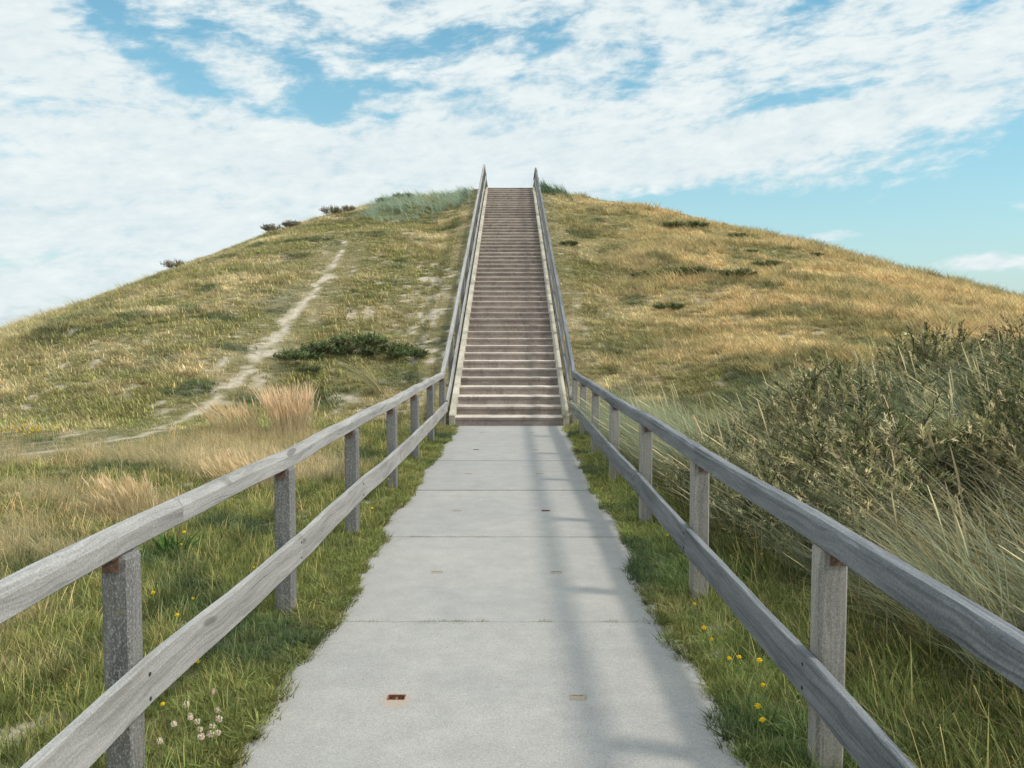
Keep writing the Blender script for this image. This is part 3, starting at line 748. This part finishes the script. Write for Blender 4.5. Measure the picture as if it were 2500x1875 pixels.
def grow_verge():
    rng = np.random.default_rng(11)
    # dense short turf on both sides of the path
    x, y = pts_in(100000, -4.2, 3.6, 1.6, 15.2, rng)
    edge = .965 + (fbm(y * 1.1 + np.where(x > 0, 90, 0), x * 0, 61, 4, .65) - .5) * np.where(x < 0, .26, .16) - np.where(x < 0, .02, .0)
    keep = (np.abs(x) > edge) & wedge(x, y)
    dens = (1 - .88 * sand(x, y)) * np.where(np.abs(x) > 2.6, .45, 1.0) * np.interp(y, [2, 7, 15], [1, .8, .55])
    dens *= np.where((np.abs(x) - edge < .05), .55, 1.0)
    keep &= rng.random(len(x)) < dens * .92
    keep &= ~((np.abs(x) < 1.04) & (y > 14.68))
    x, y = x[keep], y[keep]
    z = np.where(np.abs(x) < .985, .0, height(np.where(np.abs(x) < 1.02, np.sign(x) * 1.06, x), y)) - .006
    d = dryness(x, y); n = len(x); u = rng.random(n)
    idx = np.where(u < .34, 0, np.where(u < .62, 1, np.where(u < .80, 2, np.where(u < .93, 3, 4))))
    idx = np.where((np.abs(x) < 1.06) & (idx == 4), 2, idx)
    w_ = (y > 6.5) & (rng.random(n) < .6); idx = np.where(w_ & (idx <= 1), 5, np.where(w_ & (idx == 2), 6, idx))
    scl = .34 + .50 * rng.random(n) ** 1.6; scl *= np.where(np.abs(x) < 1.08, .62, 1.0) * (.75 + .5 * fbm(x * 2, y * 2, 65, 2))
    scl *= np.where(x > 0, 1.12, 1.0)
    t = tintify(x, y, rng, 1.18)
    g = np.clip(1.3 - (np.abs(x) - 1) / .9, 0, .75)[:, None] * (x > 0)[:, None] + .25 * (x < 0)[:, None]
    t = t * (1 - g * .6) + np.array((.21, .30, .085)) * g * .6 * (.8 + .4 * rng.random((n, 1)))
    o = scatter('verge_grass', x, y, z, rng.uniform(-.9, .9, n) + (rng.random(n) < .3) * 3, scl, idx, t, short)
    tag(o, 'short green grass and weeds along both edges of the concrete path', 'grass')
    # ragged mats of grass and clover creeping over the slab edges
    n = 5200; sg = rng.choice([-1, 1], n, p=[.6, .4]); y = rng.uniform(1.7, 14.6, n)
    e_ = .965 + (fbm(y * 1.1 + np.where(sg > 0, 90, 0), y * 0, 61, 4, .65) - .5) * np.where(sg < 0, .26, .16) - np.where(sg < 0, .01, .0)
    creep = (fbm(y * 2.3 + np.where(sg > 0, 40, 0), y * 0, 63, 3, .7) - .45) * .30
    x = sg * (e_ - np.clip(creep, 0, .07) * rng.random(n) * np.interp(y, [2.5, 5], [.4, 1]) + .14 * rng.random(n) ** 1.3)
    d_ = rng.random(n) < .85; x, y = x[d_], y[d_]; n = len(x)
    z = np.where(np.abs(x) < .985, .002, height(np.where(np.abs(x) < 1.02, np.sign(x) * 1.06, x), y)) - .004
    t = tintify(x, y, rng, 1.15)
    o = scatter('edge_grass', x, y, z, rng.uniform(-3, 3, n), .40 + .40 * rng.random(n), np.where(y > 7, rng.choice([5, 6, 6, 3], n), rng.choice([0, 2, 2, 3, 6], n)), t, short)
    tag(o, 'low ragged grass and clover creeping over the edges of the slabs', 'grass')
    # weeds in the slab joints
    xs, ys = [], []
    for (yj, segs) in ((4.73, ((-.85, -.62, 10), (-.45, -.05, 55), (.2, .3, 14), (.52, .92, 34))), (6.73, ((-.80, -.35, 18), (-.3, -.1, 7), (.5, .9, 9))), (8.73, ((-.8, .8, 8),)), (2.73, ((-.8, .8, 20),))):
        for a, c, k in segs:
            xs += list(rng.uniform(a, c, k)); ys += list(yj + rng.uniform(-.006, .006, k))
    x, y = np.array(xs), np.array(ys); n = len(x)
    o = scatter('joint_weeds', x, y, np.full(n, -.012), rng.uniform(0, 6, n), rng.uniform(.16, .40, n), np.full(n, 2), tintify(x, y, rng, .9), short)
    tag(o, 'tiny green weeds growing in the joints between the concrete slabs', 'weeds')
grow_verge()

def grow_meadow():
    rng = np.random.default_rng(12)
    x, y = pts_in(52000, -14, -1.5, 2.0, 15.5, rng)
    s = sand(x, y); d = dryness(x, y)
    keep = wedge(x, y) & (rng.random(len(x)) < (1 - .95 * s) * np.interp(-x, [1.4, 2.4, 5, 12], [.25, .8, .8, .6]))
    near_trail = dist_poly(x, y, TRAIL) < .55
    keep &= ~(near_trail & (rng.random(len(x)) < .75))
    x, y, d = x[keep], y[keep], d[keep]; n = len(x); u = rng.random(n)
    beyond = S((y - np.interp(x, [-9, -6.5, -5.4, -4.2, -2.5], [9.4, 10.4, 10.9, 12.6, 13.2])) / .7)   # cropped turf past the track
    green = (d < .42) | (rng.random(n) < beyond * .75)
    tr = dist_poly(x, y, TRAIL)
    # green tufts
    q = green | (u < .12)
    o = scatter('meadow_grass', x[q], y[q], height(x[q], y[q]) - .01, rng.uniform(-.9, .9, q.sum()), (.40 + .75 * rng.random(q.sum()) ** 1.8) * (1 - .45 * beyond[q]), np.where(y[q] > 7, rng.choice([5, 5, 6, 6, 1, 3, 4], q.sum()), rng.choice([0, 1, 1, 5, 2, 4, 3], q.sum())), tintify(x[q], y[q], rng, 1.08), short)
    tag(o, 'short mixed green grass on the flat meadow left of the path', 'grass')
    q = ~green & (rng.random(n) < .8) & (tr > .3)
    c = STRAW * (.6 + .75 * rng.random((q.sum(), 1))); mixg = np.clip(1.1 - d[q] * 1.3, 0, .8)[:, None]
    c = c * (1 - mixg) + OLIVE * 1.25 * mixg
    far = 1 - .65 * beyond[q]
    o = scatter('dry_meadow_grass', x[q], y[q], height(x[q], y[q]) - .01, rng.uniform(-.5, .5, q.sum()), (.45 + .5 * rng.random(q.sum())) * far * np.clip(d[q] + .42, .6, 1.05), rng.choice([0, 1, 2, 2], q.sum()), c, dryg)
    tag(o, 'straw-coloured seeding grass in patches on the meadow left of the path', 'grass')
grow_meadow()

def grow_hill():
    rng = np.random.default_rng(13)
    x, y = pts_in(330000, -27, 27, 12.6, 41, rng)
    ok = wedge(x, y) & (y < crest_y(x) + 1.5)
    ok &= rng.random(len(x)) < np.interp(y, [13, 22, 36], [1, .8, .6])
    x, y = x[ok], y[ok]
    s = sand(x, y)
    dxs = np.abs(x - st_cx(y))
    ok = (rng.random(len(x)) < (1 - 1.0 * s)) & (dist_poly(x, y, TRAIL) > .10) & ((dxs > 1.10) | (y < ST_Y - .4)) & ~((y < 14.9) & (np.abs(x) < 2.4)) & ~((dxs < 1.25) & (rng.random(len(x)) < .5))
    ok &= ~((x > 1.5) & (y < 13.2))
    x, y, dxs = x[ok], y[ok], dxs[ok]; n = len(x); d = dryness(x, y)
    tr = dist_poly(x, y, TRAIL)
    u = rng.random(n); tall = fbm(x / 2.0, y / 1.3, 91, 3)
    idx = np.where(u < .40, 0, np.where(u < .70, 1, 2)); idx = np.where((u > .80) & (d > .45) & (tall > .48), 3, idx)
    scl = (.5 + .8 * rng.random(n) ** 1.5) * (.6 + .8 * tall)
    rightgold = S((x - 2.2) / 2) * S((d - .4) / .3)
    scl *= 1 + .35 * rightgold
    scl *= np.where(tr < .8, .6, 1) * np.where(dxs < 1.8, .6, 1) * np.where((x < 0) & (x > -3.2) & (y < 24), .65, 1)
    o = scatter('dune_grass', x, y, height(x, y) - .015, rng.uniform(-.45, .45, n), scl, idx, tintify(x, y, rng, 1.25, .35), hillg)
    tag(o, 'windblown green and golden grass covering the slopes of the dune', 'grass')
grow_hill()

# marram: near bank on the right, and bits on the skyline
def grow_marram():
    rng = np.random.default_rng(14)
    x, y = pts_in(5200, 1.45, 9.5, 1.4, 13.2, rng)
    lo = np.interp(y, [1.5, 3, 5, 8, 12.8], [2.55, 2.35, 2.05, 1.65, 1.45])
    n1 = fbm(x / .9, y / 1.2, 101, 3)
    keep = (x > lo) & wedge(x, y) & (rng.random(len(x)) < np.clip((n1 - .33) * 4, .12, 1)) & (x < .64 * y + 1.8)
    keep &= ~((x < 2.95) & (y > 4.9) & (y < 8.5) & (rng.random(len(x)) < .6))
    shoulder = (y > 8.6) & (x < 2.9)
    keep &= shoulder | ((n1 > .43) & (rng.random(len(x)) < np.interp(y, [3, 5, 6.5, 8, 9.5], [.95, .95, .92, .80, .42])))
    keep &= ~((y > 11.8) & (x > 2.9))
    x, y = x[keep], y[keep]; n = len(x)
    g = fbm(x / 1.0, y / 1.4, 105, 3)[:, None]
    blue = np.array((.42, .46, .29)); straw = np.array((.62, .56, .36)); f = np.clip((g - .44) * 4, 0, .9)
    f = np.where((y > 8.5)[:, None], f * .2, f * .8)
    t = (blue * (1 - f) + straw * f) * (.40 + .95 * rng.random((n, 1)))
    scl = (.62 + .36 * rng.random(n)) * np.interp(x - np.interp(y, [1.5, 3, 5, 8, 12.8], [2.55, 2.35, 2.05, 1.65, 1.45]), [0, .5], [.75, 1])
    o = scatter('marram_grass', x, y, height(x, y) - .03, rng.uniform(-.35, .35, n), scl, rng.integers(0, 4, n), t, marr)
    tag(o, 'long pale marram grass combed over by the wind on the right bank', 'marram grass')
    # loose understorey between railing and thicket, and below the marram
    x, y = pts_in(26000, 1.5, 9, 1.4, 13.5, rng)
    keep = wedge(x, y) & (rng.random(len(x)) < .75)
    x, y = x[keep], y[keep]; n = len(x)
    t = np.array((.18, .215, .065)) * (.7 + .6 * rng.random((n, 1))); q = rng.random(n) < .22; t[q] = np.array((.20, .19, .085))
    o = scatter('bank_undergrowth', x, y, height(x, y) - .01, rng.uniform(-1, 1, n), .6 + .9 * rng.random(n), rng.choice([0, 1, 1, 4, 2], n), t, short)
    tag(o, 'rank green undergrowth beneath the marram and thicket right of the railing', 'undergrowth')
    # marram fringe along the skyline
    X, Y, T, Sc = [], [], [], []
    def strip(x0, x1, n, dy, sc, col):
        a = rng.uniform(x0, x1, n); X.extend(a); Y.extend(crest_y(a) + rng.uniform(dy[0], dy[1], n)); Sc.extend(sc * (.6 + .6 * rng.random(n))); T.extend(np.array(col) * (.8 + .4 * rng.random((n, 1))))
    strip(-5.8, -1.6, 260, (-3.6, .2), .55, (.34, .43, .33)); strip(-5.4, -2.6, 160, (-5.0, -1.0), .46, (.34, .43, .33))
    strip(1.35, 2.5, 80, (-1.4, .1), .62, (.13, .20, .12)); strip(2.4, 4.2, 26, (-.8, .2), .34, (.30, .30, .16))
    strip(12.5, 16.6, 70, (-3.6, -.5), .46, (.20, .25, .13)); strip(16, 22, 170, (-4.5, -.5), .52, (.27, .29, .15)); strip(5, 12.5, 70, (-1.5, 0), .22, (.30, .22, .12))
    strip(-17, -6, 90, (-5.5, -.5), .20, (.28, .24, .11))
    X, Y, T, Sc = map(np.array, (X, Y, T, Sc)); n = len(X)
    o = scatter('skyline_marram', X, Y, height(X, Y) - .03, rng.uniform(-.35, .35, n), Sc, rng.integers(0, 3, n), T, farm)
    tag(o, 'blue-green marram grass fringe along the skyline of the dune', 'marram grass')
grow_marram()

# single clumps one can point at
def clump(label, cat, x, y, rotz=0, scale=1.0, base=(.4, .3, .15), group=None, seed=0, **sp):
    rng = np.random.default_rng(500 + seed)
    v, f, c = blades(rng=rng, **sp); c = c * np.array(base)
    me = mesh_from('grass_clump', v, f, M['clump'], cols=c)
    o = link('grass_clump', me, loc=(x, y, float(height(x, y)) - .02)); o.rotation_euler = (0, 0, rotz); o.scale = (scale,) * 3
    tag(o, label, cat, group)
TANC = dict(h=.85, hv=.45, w=.0055, lean=(-.10, 0), spread=.30, curl=.6, segs=5, heads=.75, headcol=(1.15, 1.0, .95), headlen=.34, headw=2.6, dry=.4, drycol=(.85, .75, .65))
clump('tall pale tan seeding grass clump standing behind the left railing near the stairs', 'grass clump', -3.05, 12.1, base=(.72, .60, .40), seed=1, n=560, rad=.30, **TANC)
clump('paler tan seeding clump leaning against the left flank of the tallest one', 'grass clump', -3.75, 12.0, base=(.62, .52, .32), seed=2, n=280, rad=.32, **{**TANC, 'h': .62, 'lean': (-.35, 0)})
clump('small feathery straw clump in the green meadow above the nearest left post', 'grass clump', -3.2, 7.3, base=(.64, .54, .33), seed=3, n=240, rad=.24, **{**TANC, 'h': .42, 'lean': (-.25, 0)})
clump('wide straw-coloured clump just behind the left top rail in mid path', 'grass clump', -2.55, 8.6, base=(.64, .54, .32), seed=4, n=420, rad=.42, **{**TANC, 'h': .42, 'lean': (-.35, 0)})
clump('lone pale marram tussock bending left below the dark shrub patch beside the stairs', 'grass clump', -2.45, 16.1, base=(.34, .34, .19), seed=5, n=60, rad=.10, h=1.0, hv=.4, w=.012, lean=(-.75, 0), spread=.25, curl=.8, segs=6, dry=.2)
clump('bright green broad-leaved weed rosette beside the nearest left railing post', 'weed', -2.35, 6.1, base=(.055, .14, .025), seed=6, n=46, rad=.08, h=.22, hv=.4, w=.030, lean=(0, 0), spread=1.1, curl=.8, segs=4, dry=0)
clump('dark green tussock right beside the foot of the right railing near the stairs', 'grass clump', 1.35, 12.9, base=(.06, .13, .025), seed=7, n=160, rad=.12, h=.36, hv=.5, w=.009, lean=(-.2, 0), spread=.7, curl=.8, segs=4, dry=.05)

# ------------------------------------------------------------------ shrubs
def shrub_meshes(seed, nst=62, tw=10, lv=20, R_=.62, H_=.85, leaf=(.046, .0100), cols=((.10, .125, .07), (.17, .19, .125), (.22, .19, .09))):
    rng = np.random.default_rng(seed); LV, LF, LC = [], [], []; mb = MB()
    def leaf_at(P, D, n, cidx, tb):
        # n leaves round points P (n,3) pointing along D (n,3)
        Ln = leaf[0] * (.6 + .7 * rng.random(n))[:, None]; Wd = leaf[1] * (.7 + .6 * rng.random(n))[:, None]
        D = D + rng.normal(0, .55, (n, 3)); D[:, 2] += .25; D /= np.linalg.norm(D, axis=1)[:, None]
        S_ = np.cross(D, rng.normal(0, 1, (n, 3))); S_ /= np.linalg.norm(S_, axis=1)[:, None]
        up = np.cross(S_, D)
        a = P; m1 = P + D * Ln * .45 + S_ * Wd / 2 + up * Ln * .03; m2 = P + D * Ln * .45 - S_ * Wd / 2 + up * Ln * .03; t = P + D * Ln
        b = sum(len(q) for q in LV); V = np.stack([a, m1, t, m2], 1).reshape(-1, 3)
        LV.append(V); i = b + np.arange(n) * 4; LF.append(np.stack([i, i + 1, i + 2, i + 3], -1))
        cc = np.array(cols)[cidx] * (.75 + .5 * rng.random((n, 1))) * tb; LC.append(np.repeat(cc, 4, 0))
    cols = np.array(cols)
    for s in range(nst):
        az = rng.random() * 6.283; rr = math.sqrt(rng.random()); lean = rr * R_ * 1.0
        h = H_ * (1 - .45 * rr ** 2) * rng.uniform(.80, 1.03)
        p0 = np.array((math.cos(az) * rr * R_ * .35, math.sin(az) * rr * R_ * .35, 0)); p2 = np.array((math.cos(az) * lean - .10, math.sin(az) * lean, h))
        p1 = (p0 + p2) / 2 + np.array((0, 0, .08)) + rng.normal(0, .03, 3)
        if s % 2 == 0: mb.sweep([p0, p1, p2], [(.006, 0), (-.003, .005), (-.003, -.005)], seed=s)
        for t in range(tw):
            u = .35 + .65 * (t + rng.random()) / tw
            q = (1 - u) ** 2 * p0 + 2 * u * (1 - u) * p1 + u * u * p2
            d = np.array((math.cos(az), math.sin(az), .6)) * .5 + rng.normal(0, .6, 3); d[2] = abs(d[2]) * .9 + .25; d /= np.linalg.norm(d)
            ln = rng.uniform(.10, .22); n = lv
            if s % 3 == 0: mb.sweep([q, q + d * ln], [(.003, 0), (-.0015, .0025), (-.0015, -.0025)], seed=t, cap=False)
            k = np.linspace(.05, 1, n)[:, None]
            ci = rng.choice(len(cols), p=[.46, .36, .18] ) * np.ones(n, int); tb = rng.uniform(.55, 1.45)
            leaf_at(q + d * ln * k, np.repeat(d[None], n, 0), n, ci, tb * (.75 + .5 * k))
    V = np.concatenate(LV); F = np.concatenate(LF); Cc = np.concatenate(LC)
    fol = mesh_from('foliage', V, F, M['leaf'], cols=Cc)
    br = bpy.data.meshes.new('branches'); br.from_pydata([tuple(map(float, q)) for q in mb.v], [], mb.f); br.materials.append(M['bark'])
    return fol, br
SG = ((.095, .112, .042), (.30, .28, .13), (.58, .48, .27))
SHR = [shrub_meshes(1, cols=SG), shrub_meshes(2, nst=72, R_=.75, H_=.75, cols=SG), shrub_meshes(3, nst=54, R_=.55, H_=1.0, cols=SG)]
SHB = [shrub_meshes(4, nst=50, R_=.7, H_=.8, cols=((.17, .125, .07), (.32, .26, .14), (.50, .33, .20)))]
SHD = [shrub_meshes(5, nst=44, R_=.8, H_=.5, lv=16, leaf=(.055, .022), cols=((.085, .125, .045), (.15, .19, .08), (.26, .23, .12))), shrub_meshes(6, nst=36, R_=.7, H_=.45, lv=16, leaf=(.055, .022), cols=((.085, .125, .045), (.15, .19, .08), (.26, .23, .12)))]
SHW = [shrub_meshes(8, nst=44, tw=8, lv=16, R_=.7, H_=.6, leaf=(.05, .02), cols=((.20, .16, .11), (.17, .17, .09), (.28, .21, .15)))]
def shrub(pair, x, y, s, label, group, rotz=0.0, sz=None, dz=-.05, cat='shrub', name='dune_shrub'):
    r = empty(name, (x, y, float(height(x, y)) + dz), rotz); r.scale = (s, s, s * (sz or 1))
    tag(r, label, cat, group)
    link('branches', pair[1], r); link('foliage', pair[0], r)
GT = 'sea buckthorn bushes of the thicket on the right bank'
for i, (x, y, s, k, lab) in enumerate([
    (2.0, 7.3, .85, 0, 'low grey-green buckthorn bush directly behind the third right post'),
    (2.1, 6.2, .9, 1, 'grey-green buckthorn bush with pale tips between the second and third right posts'),
    (2.3, 5.3, .85, 2, 'buckthorn bush showing under the top rail just right of the second right post'),
    (2.75, 8.3, .80, 2, 'upright buckthorn bush at the left shoulder of the thicket, behind pale marram'),
    (3.2, 9.6, .95, 1, 'dark rounded buckthorn bush at the upper left corner of the thicket'),
    (4.0, 10.2, .95, 0, 'grey-green buckthorn bush on the thicket skyline, next to the dark corner bush'),
    (4.7, 9.9, .95, 2, 'buckthorn bush in the middle of the thicket skyline'),
    (5.5, 10.0, 1.05, 1, 'buckthorn bush on the thicket skyline before the brown ones'),
    (3.5, 7.0, .80, 0, 'buckthorn bush half buried in marram in the centre of the bank'),
    (4.4, 7.9, .90, 1, 'buckthorn bush rising from marram right of the bank centre'),
    (3.0, 4.9, .52, 2, 'small silvery buckthorn bush in the marram above the near right rail'),
    (3.75, 8.9, .85, 0, 'buckthorn bush just below the dark corner of the thicket'),
    (5.1, 8.6, .90, 2, 'buckthorn bush below the middle of the thicket skyline'),
    (2.5, 3.9, .35, 0, 'little silvery sprig bush on the turf behind the nearest right post')]):
    shrub(SHR[k], x, y, s, lab, GT, rotz=i * 1.7, name='buckthorn_bush', cat='bush')
for i, (x, y) in enumerate([(2.3, 8.3), (2.6, 7.5), (3.1, 8.0), (2.9, 6.3), (3.6, 6.2), (3.5, 5.4), (4.3, 6.6), (4.9, 7.4), (3.9, 4.9), (2.45, 6.9), (3.9, 8.1), (5.6, 8.0), (4.7, 5.8), (5.4, 6.8), (4.6, 9.2), (3.45, 9.2), (2.55, 9.0)]):
    shrub(SHR[i % 3], x, y, .82 + .12 * (i % 4), 'grey-green buckthorn bush partly buried in marram in the middle of the right bank', GT, rotz=i * 2.3 + .5, name='buckthorn_bush', cat='bush')
for i, (x, y, s, lab) in enumerate([(6.3, 9.8, 1.25, 'brown-tinged buckthorn bush at the right end of the thicket skyline'), (6.2, 8.7, 1.0, 'reddish-brown buckthorn bush at the right frame edge below the skyline'),
                                   (5.75, 9.2, .95, 'brownish buckthorn bush left of the reddish one near the right edge'), (7.1, 10.2, 1.3, 'outermost brown buckthorn bush at the right frame edge')]):
    shrub(SHB[0], x, y, s, lab, GT, rotz=i * 2.1, name='buckthorn_bush', cat='bush')
GD = 'dark low shrubs on the left slope beside the stairs'
for i, (x, y, s, lab) in enumerate([(-4.2, 17.3, .50, 'dark creeping shrub at the left end of the dark patch beside the sandy trail'), (-3.75, 17.8, .62, 'dark green shrub second from the left in the dark patch left of the stairs'),
                                   (-3.2, 18.2, .66, 'darkest bushy shrub in the middle of the patch left of the stairs'), (-2.6, 18.0, .60, 'dark green shrub fourth from the left in the patch left of the stairs'),
                                   (-2.1, 17.8, .45, 'brownish low shrub at the right end of the dark patch nearest the stairs'), (-3.9, 16.8, .30, 'small dark shrub in front of the dark patch near the trail')]):
    shrub(SHD[i % 2], x, y, s * 1.3, lab, GD, rotz=i * 1.3, sz=.85, dz=-.04)
GS = 'twiggy shrubs on the left skyline of the dune'
for i, (x, y, s, lab, kk) in enumerate([(-11.0, 28.2, .62, 'lone twiggy brown shrub far left on the skyline of the dune', 0), (-9.2, 33.2, .65, 'reddish twiggy shrub on the left skyline, lower of the two brown ones', 0), (-8.6, 33.8, .6, 'low brown shrub trailing right of the reddish twiggy one on the skyline', 0),
                                   (-7.3, 35.2, .75, 'taller brown shrub on the skyline halfway up the left shoulder', 0), (-6.7, 35.6, .5, 'small brown shrub right beside the taller skyline shrub', 0), (-5.3, 36.4, .62, 'dark green shrub on the skyline at the left edge of the blue-green marram', 1), (-4.6, 36.9, .62, 'dark shrub on the skyline behind the blue-green marram', 1), (-14.3, 23.9, .33, 'little dark weed stalk low on the far left skyline', 0), (-13.6, 24.8, .28, 'second little dark weed on the far left skyline, nearer the lone twiggy shrub', 0)]):
    shrub(SHW[0] if kk == 0 else SHD[0], x, y, s * .95, lab, GS, rotz=i * 1.9, sz=1.0, dz=-.03)
GR = 'small dark shrubs dotted over the right slope'
for i, (x, y, s, lab) in enumerate([(5.9, 31.3, .55, 'flat dark shrub high on the right slope, left one of the pair'), (6.75, 31.8, .50, 'small dark shrub high on the right slope, right one of the pair'), (1.85, 27.6, .32, 'little dark shrub closest to the right stair railing'),
                                   (7.4, 26.9, .28, 'tiny dark green shrub above the round one on the right slope'), (7.3, 24.8, .42, 'round dark green shrub in the golden grass of the right slope'), (9.75, 27.8, .32, 'small dark shrub farthest right on the slope'),
                                   (4.6, 23.9, .50, 'dark green shrub left of centre in the row on the right slope'), (5.1, 23.7, .60, 'large grey-green shrub in the middle of the row on the right slope'), (6.1, 23.5, .52, 'grey-brown shrub at the right end of the row on the right slope'),
                                   (3.75, 24.2, .45, 'dark green shrub at the left end of the row on the right slope'), (3.9, 21.2, .38, 'grey-green shrub alone lower on the right slope near the stairs'), (7.9, 30.2, .4, 'dark shrub between the upper pair and the skyline')]):
    shrub(SHD[i % 2], x, y, s * 1.35, lab, GR, rotz=i * 1.1, sz=.8, dz=-.03)

# ------------------------------------------------------------------ flowers
def flower_proto():
    m = MB(); m.sweep([(0, 0, 0), (.006, .002, .07), (.0, 0, .13)], [(.0016, 0), (-.0008, .0014), (-.0008, -.0014)])
    stem = m.build('stem', M['stem']); me_s = stem.data; bpy.data.objects.remove(stem)
    m = MB()
    for ring, (r0, r1, z, n, zt) in enumerate(((.002, .014, .131, 12, .136), (.001, .009, .135, 9, .142))):
        for i in range(n):
            a = 2 * math.pi * (i + .5 * ring) / n; ca, sa = math.cos(a), math.sin(a); w = .0035; b = len(m.v)
            m.v += [np.array((r0 * ca, r0 * sa, z)), np.array((r1 * .6 * ca - w * sa, r1 * .6 * sa + w * ca, zt)), np.array((r1 * ca, r1 * sa, zt - .001)), np.array((r1 * .6 * ca + w * sa, r1 * .6 * sa - w * ca, zt))]
            m.quad((b, b + 1, b + 2, b + 3), [(0, 0)] * 4)
    m.cyl((0, 0, .128), (0, 0, 1), .006, .010, 8)
    hd = m.build('flower_head', M['petal']); me_h = hd.data; bpy.data.objects.remove(hd)
    bm = MB(); r_ = np.random.default_rng(5)
    for i in range(60):
        d = r_.normal(0, 1, 3); d /= np.linalg.norm(d); s = np.cross(d, (.3, .5, .8)); s /= np.linalg.norm(s); b = len(bm.v); c = np.array((0, 0, .075))
        bm.v += [c + d * .003, c + d * .009 + s * .0028, c + d * .0125, c + d * .009 - s * .0028]; bm.quad((b, b + 1, b + 2, b + 3), [(0, 0)] * 4)
    bm.cyl((0, 0, .068), (0, 0, 1), .006, .012, 8)
    cv = bm.build('flower_head', M['clover']); me_c = cv.data; bpy.data.objects.remove(cv)
    return me_s, me_h, me_c
ME_S, ME_H, ME_C = flower_proto()
def flower(name, head, x, y, s, label, group, cat):
    r = empty(name, (x, y, float(height(x, y)) + .005), random.uniform(0, 6)); r.scale = (s,) * 3; tag(r, label, cat, group)
    r.rotation_euler = (random.uniform(-.35, .35), random.uniform(-.35, .35), random.uniform(0, 6))
    link('stem', ME_S, r); link('flower_head', head, r)
FR = [(1.19, 6.23), (1.19, 5.3), (1.86, 5.88), (1.98, 5.83), (1.24, 4.42), (1.33, 4.41), (1.09, 4.24), (1.12, 3.88), (1.05, 3.82), (1.05, 4.58), (1.04, 3.24), (1.08, 3.2), (1.21, 3.73), (1.55, 13.48), (1.28, 9.9), (1.29, 7.55), (1.08, 4.09), (1.91, 5.73), (1.12, 3.5), (1.22, 6.4), (1.27, 6.15), (1.75, 5.7), (1.8, 6.0), (1.35, 3.3)]
FL = [(-1.46, 7.82), (-1.32, 7.55), (-1.37, 8.03), (-2.28, 6.2), (-2.21, 5.9), (-1.38, 6.29), (-1.3, 6.03), (-1.74, 4.75), (-1.63, 4.39), (-1.44, 4.57), (-1.92, 4.82), (-1.93, 9.18), (-1.2, 8.62), (-1.12, 11.69), (-1.2, 9.94), (-1.22, 8.05), (-1.3, 3.43), (-1.31, 3.8), (-1.5, 8.4), (-1.15, 7.3), (-1.6, 5.4), (-1.35, 5.6)]
FC = [(-1.27, 3.49), (-1.22, 3.37), (-1.19, 3.39), (-1.14, 3.33), (-1.11, 3.29), (-1.15, 3.26), (-1.09, 3.18), (-1.11, 3.41), (-1.08, 3.33), (-1.24, 3.29), (-1.23, 3.18), (-1.07, 3.17), (-1.17, 3.55), (-1.05, 3.25)]
for x, y in FR: flower('yellow_flower', ME_H, x, y, random.uniform(.85, 1.25), 'small yellow flower in the grass along the right edge of the path', 'yellow flowers on the right verge', 'flower')
for x, y in FL: flower('yellow_flower', ME_H, x, y, random.uniform(.8, 1.15), 'small yellow flower in the grass near the left railing', 'yellow flowers on the left verge', 'flower')
for x, y in FC: flower('clover_flower', ME_C, x, y, random.uniform(.9, 1.3), 'pale pinkish clover head in the cluster beside the bottom left path edge', 'clover heads at the bottom left path edge', 'flower')
for i in range(46):
    x = random.gauss(-6.85, .33); y = random.gauss(11.85, .22)
    flower('ragwort_flower', ME_H, x, y, random.uniform(.9, 1.4), 'yellow bloom in the bright patch at the left frame edge', 'yellow blooms at the left frame edge', 'flower')
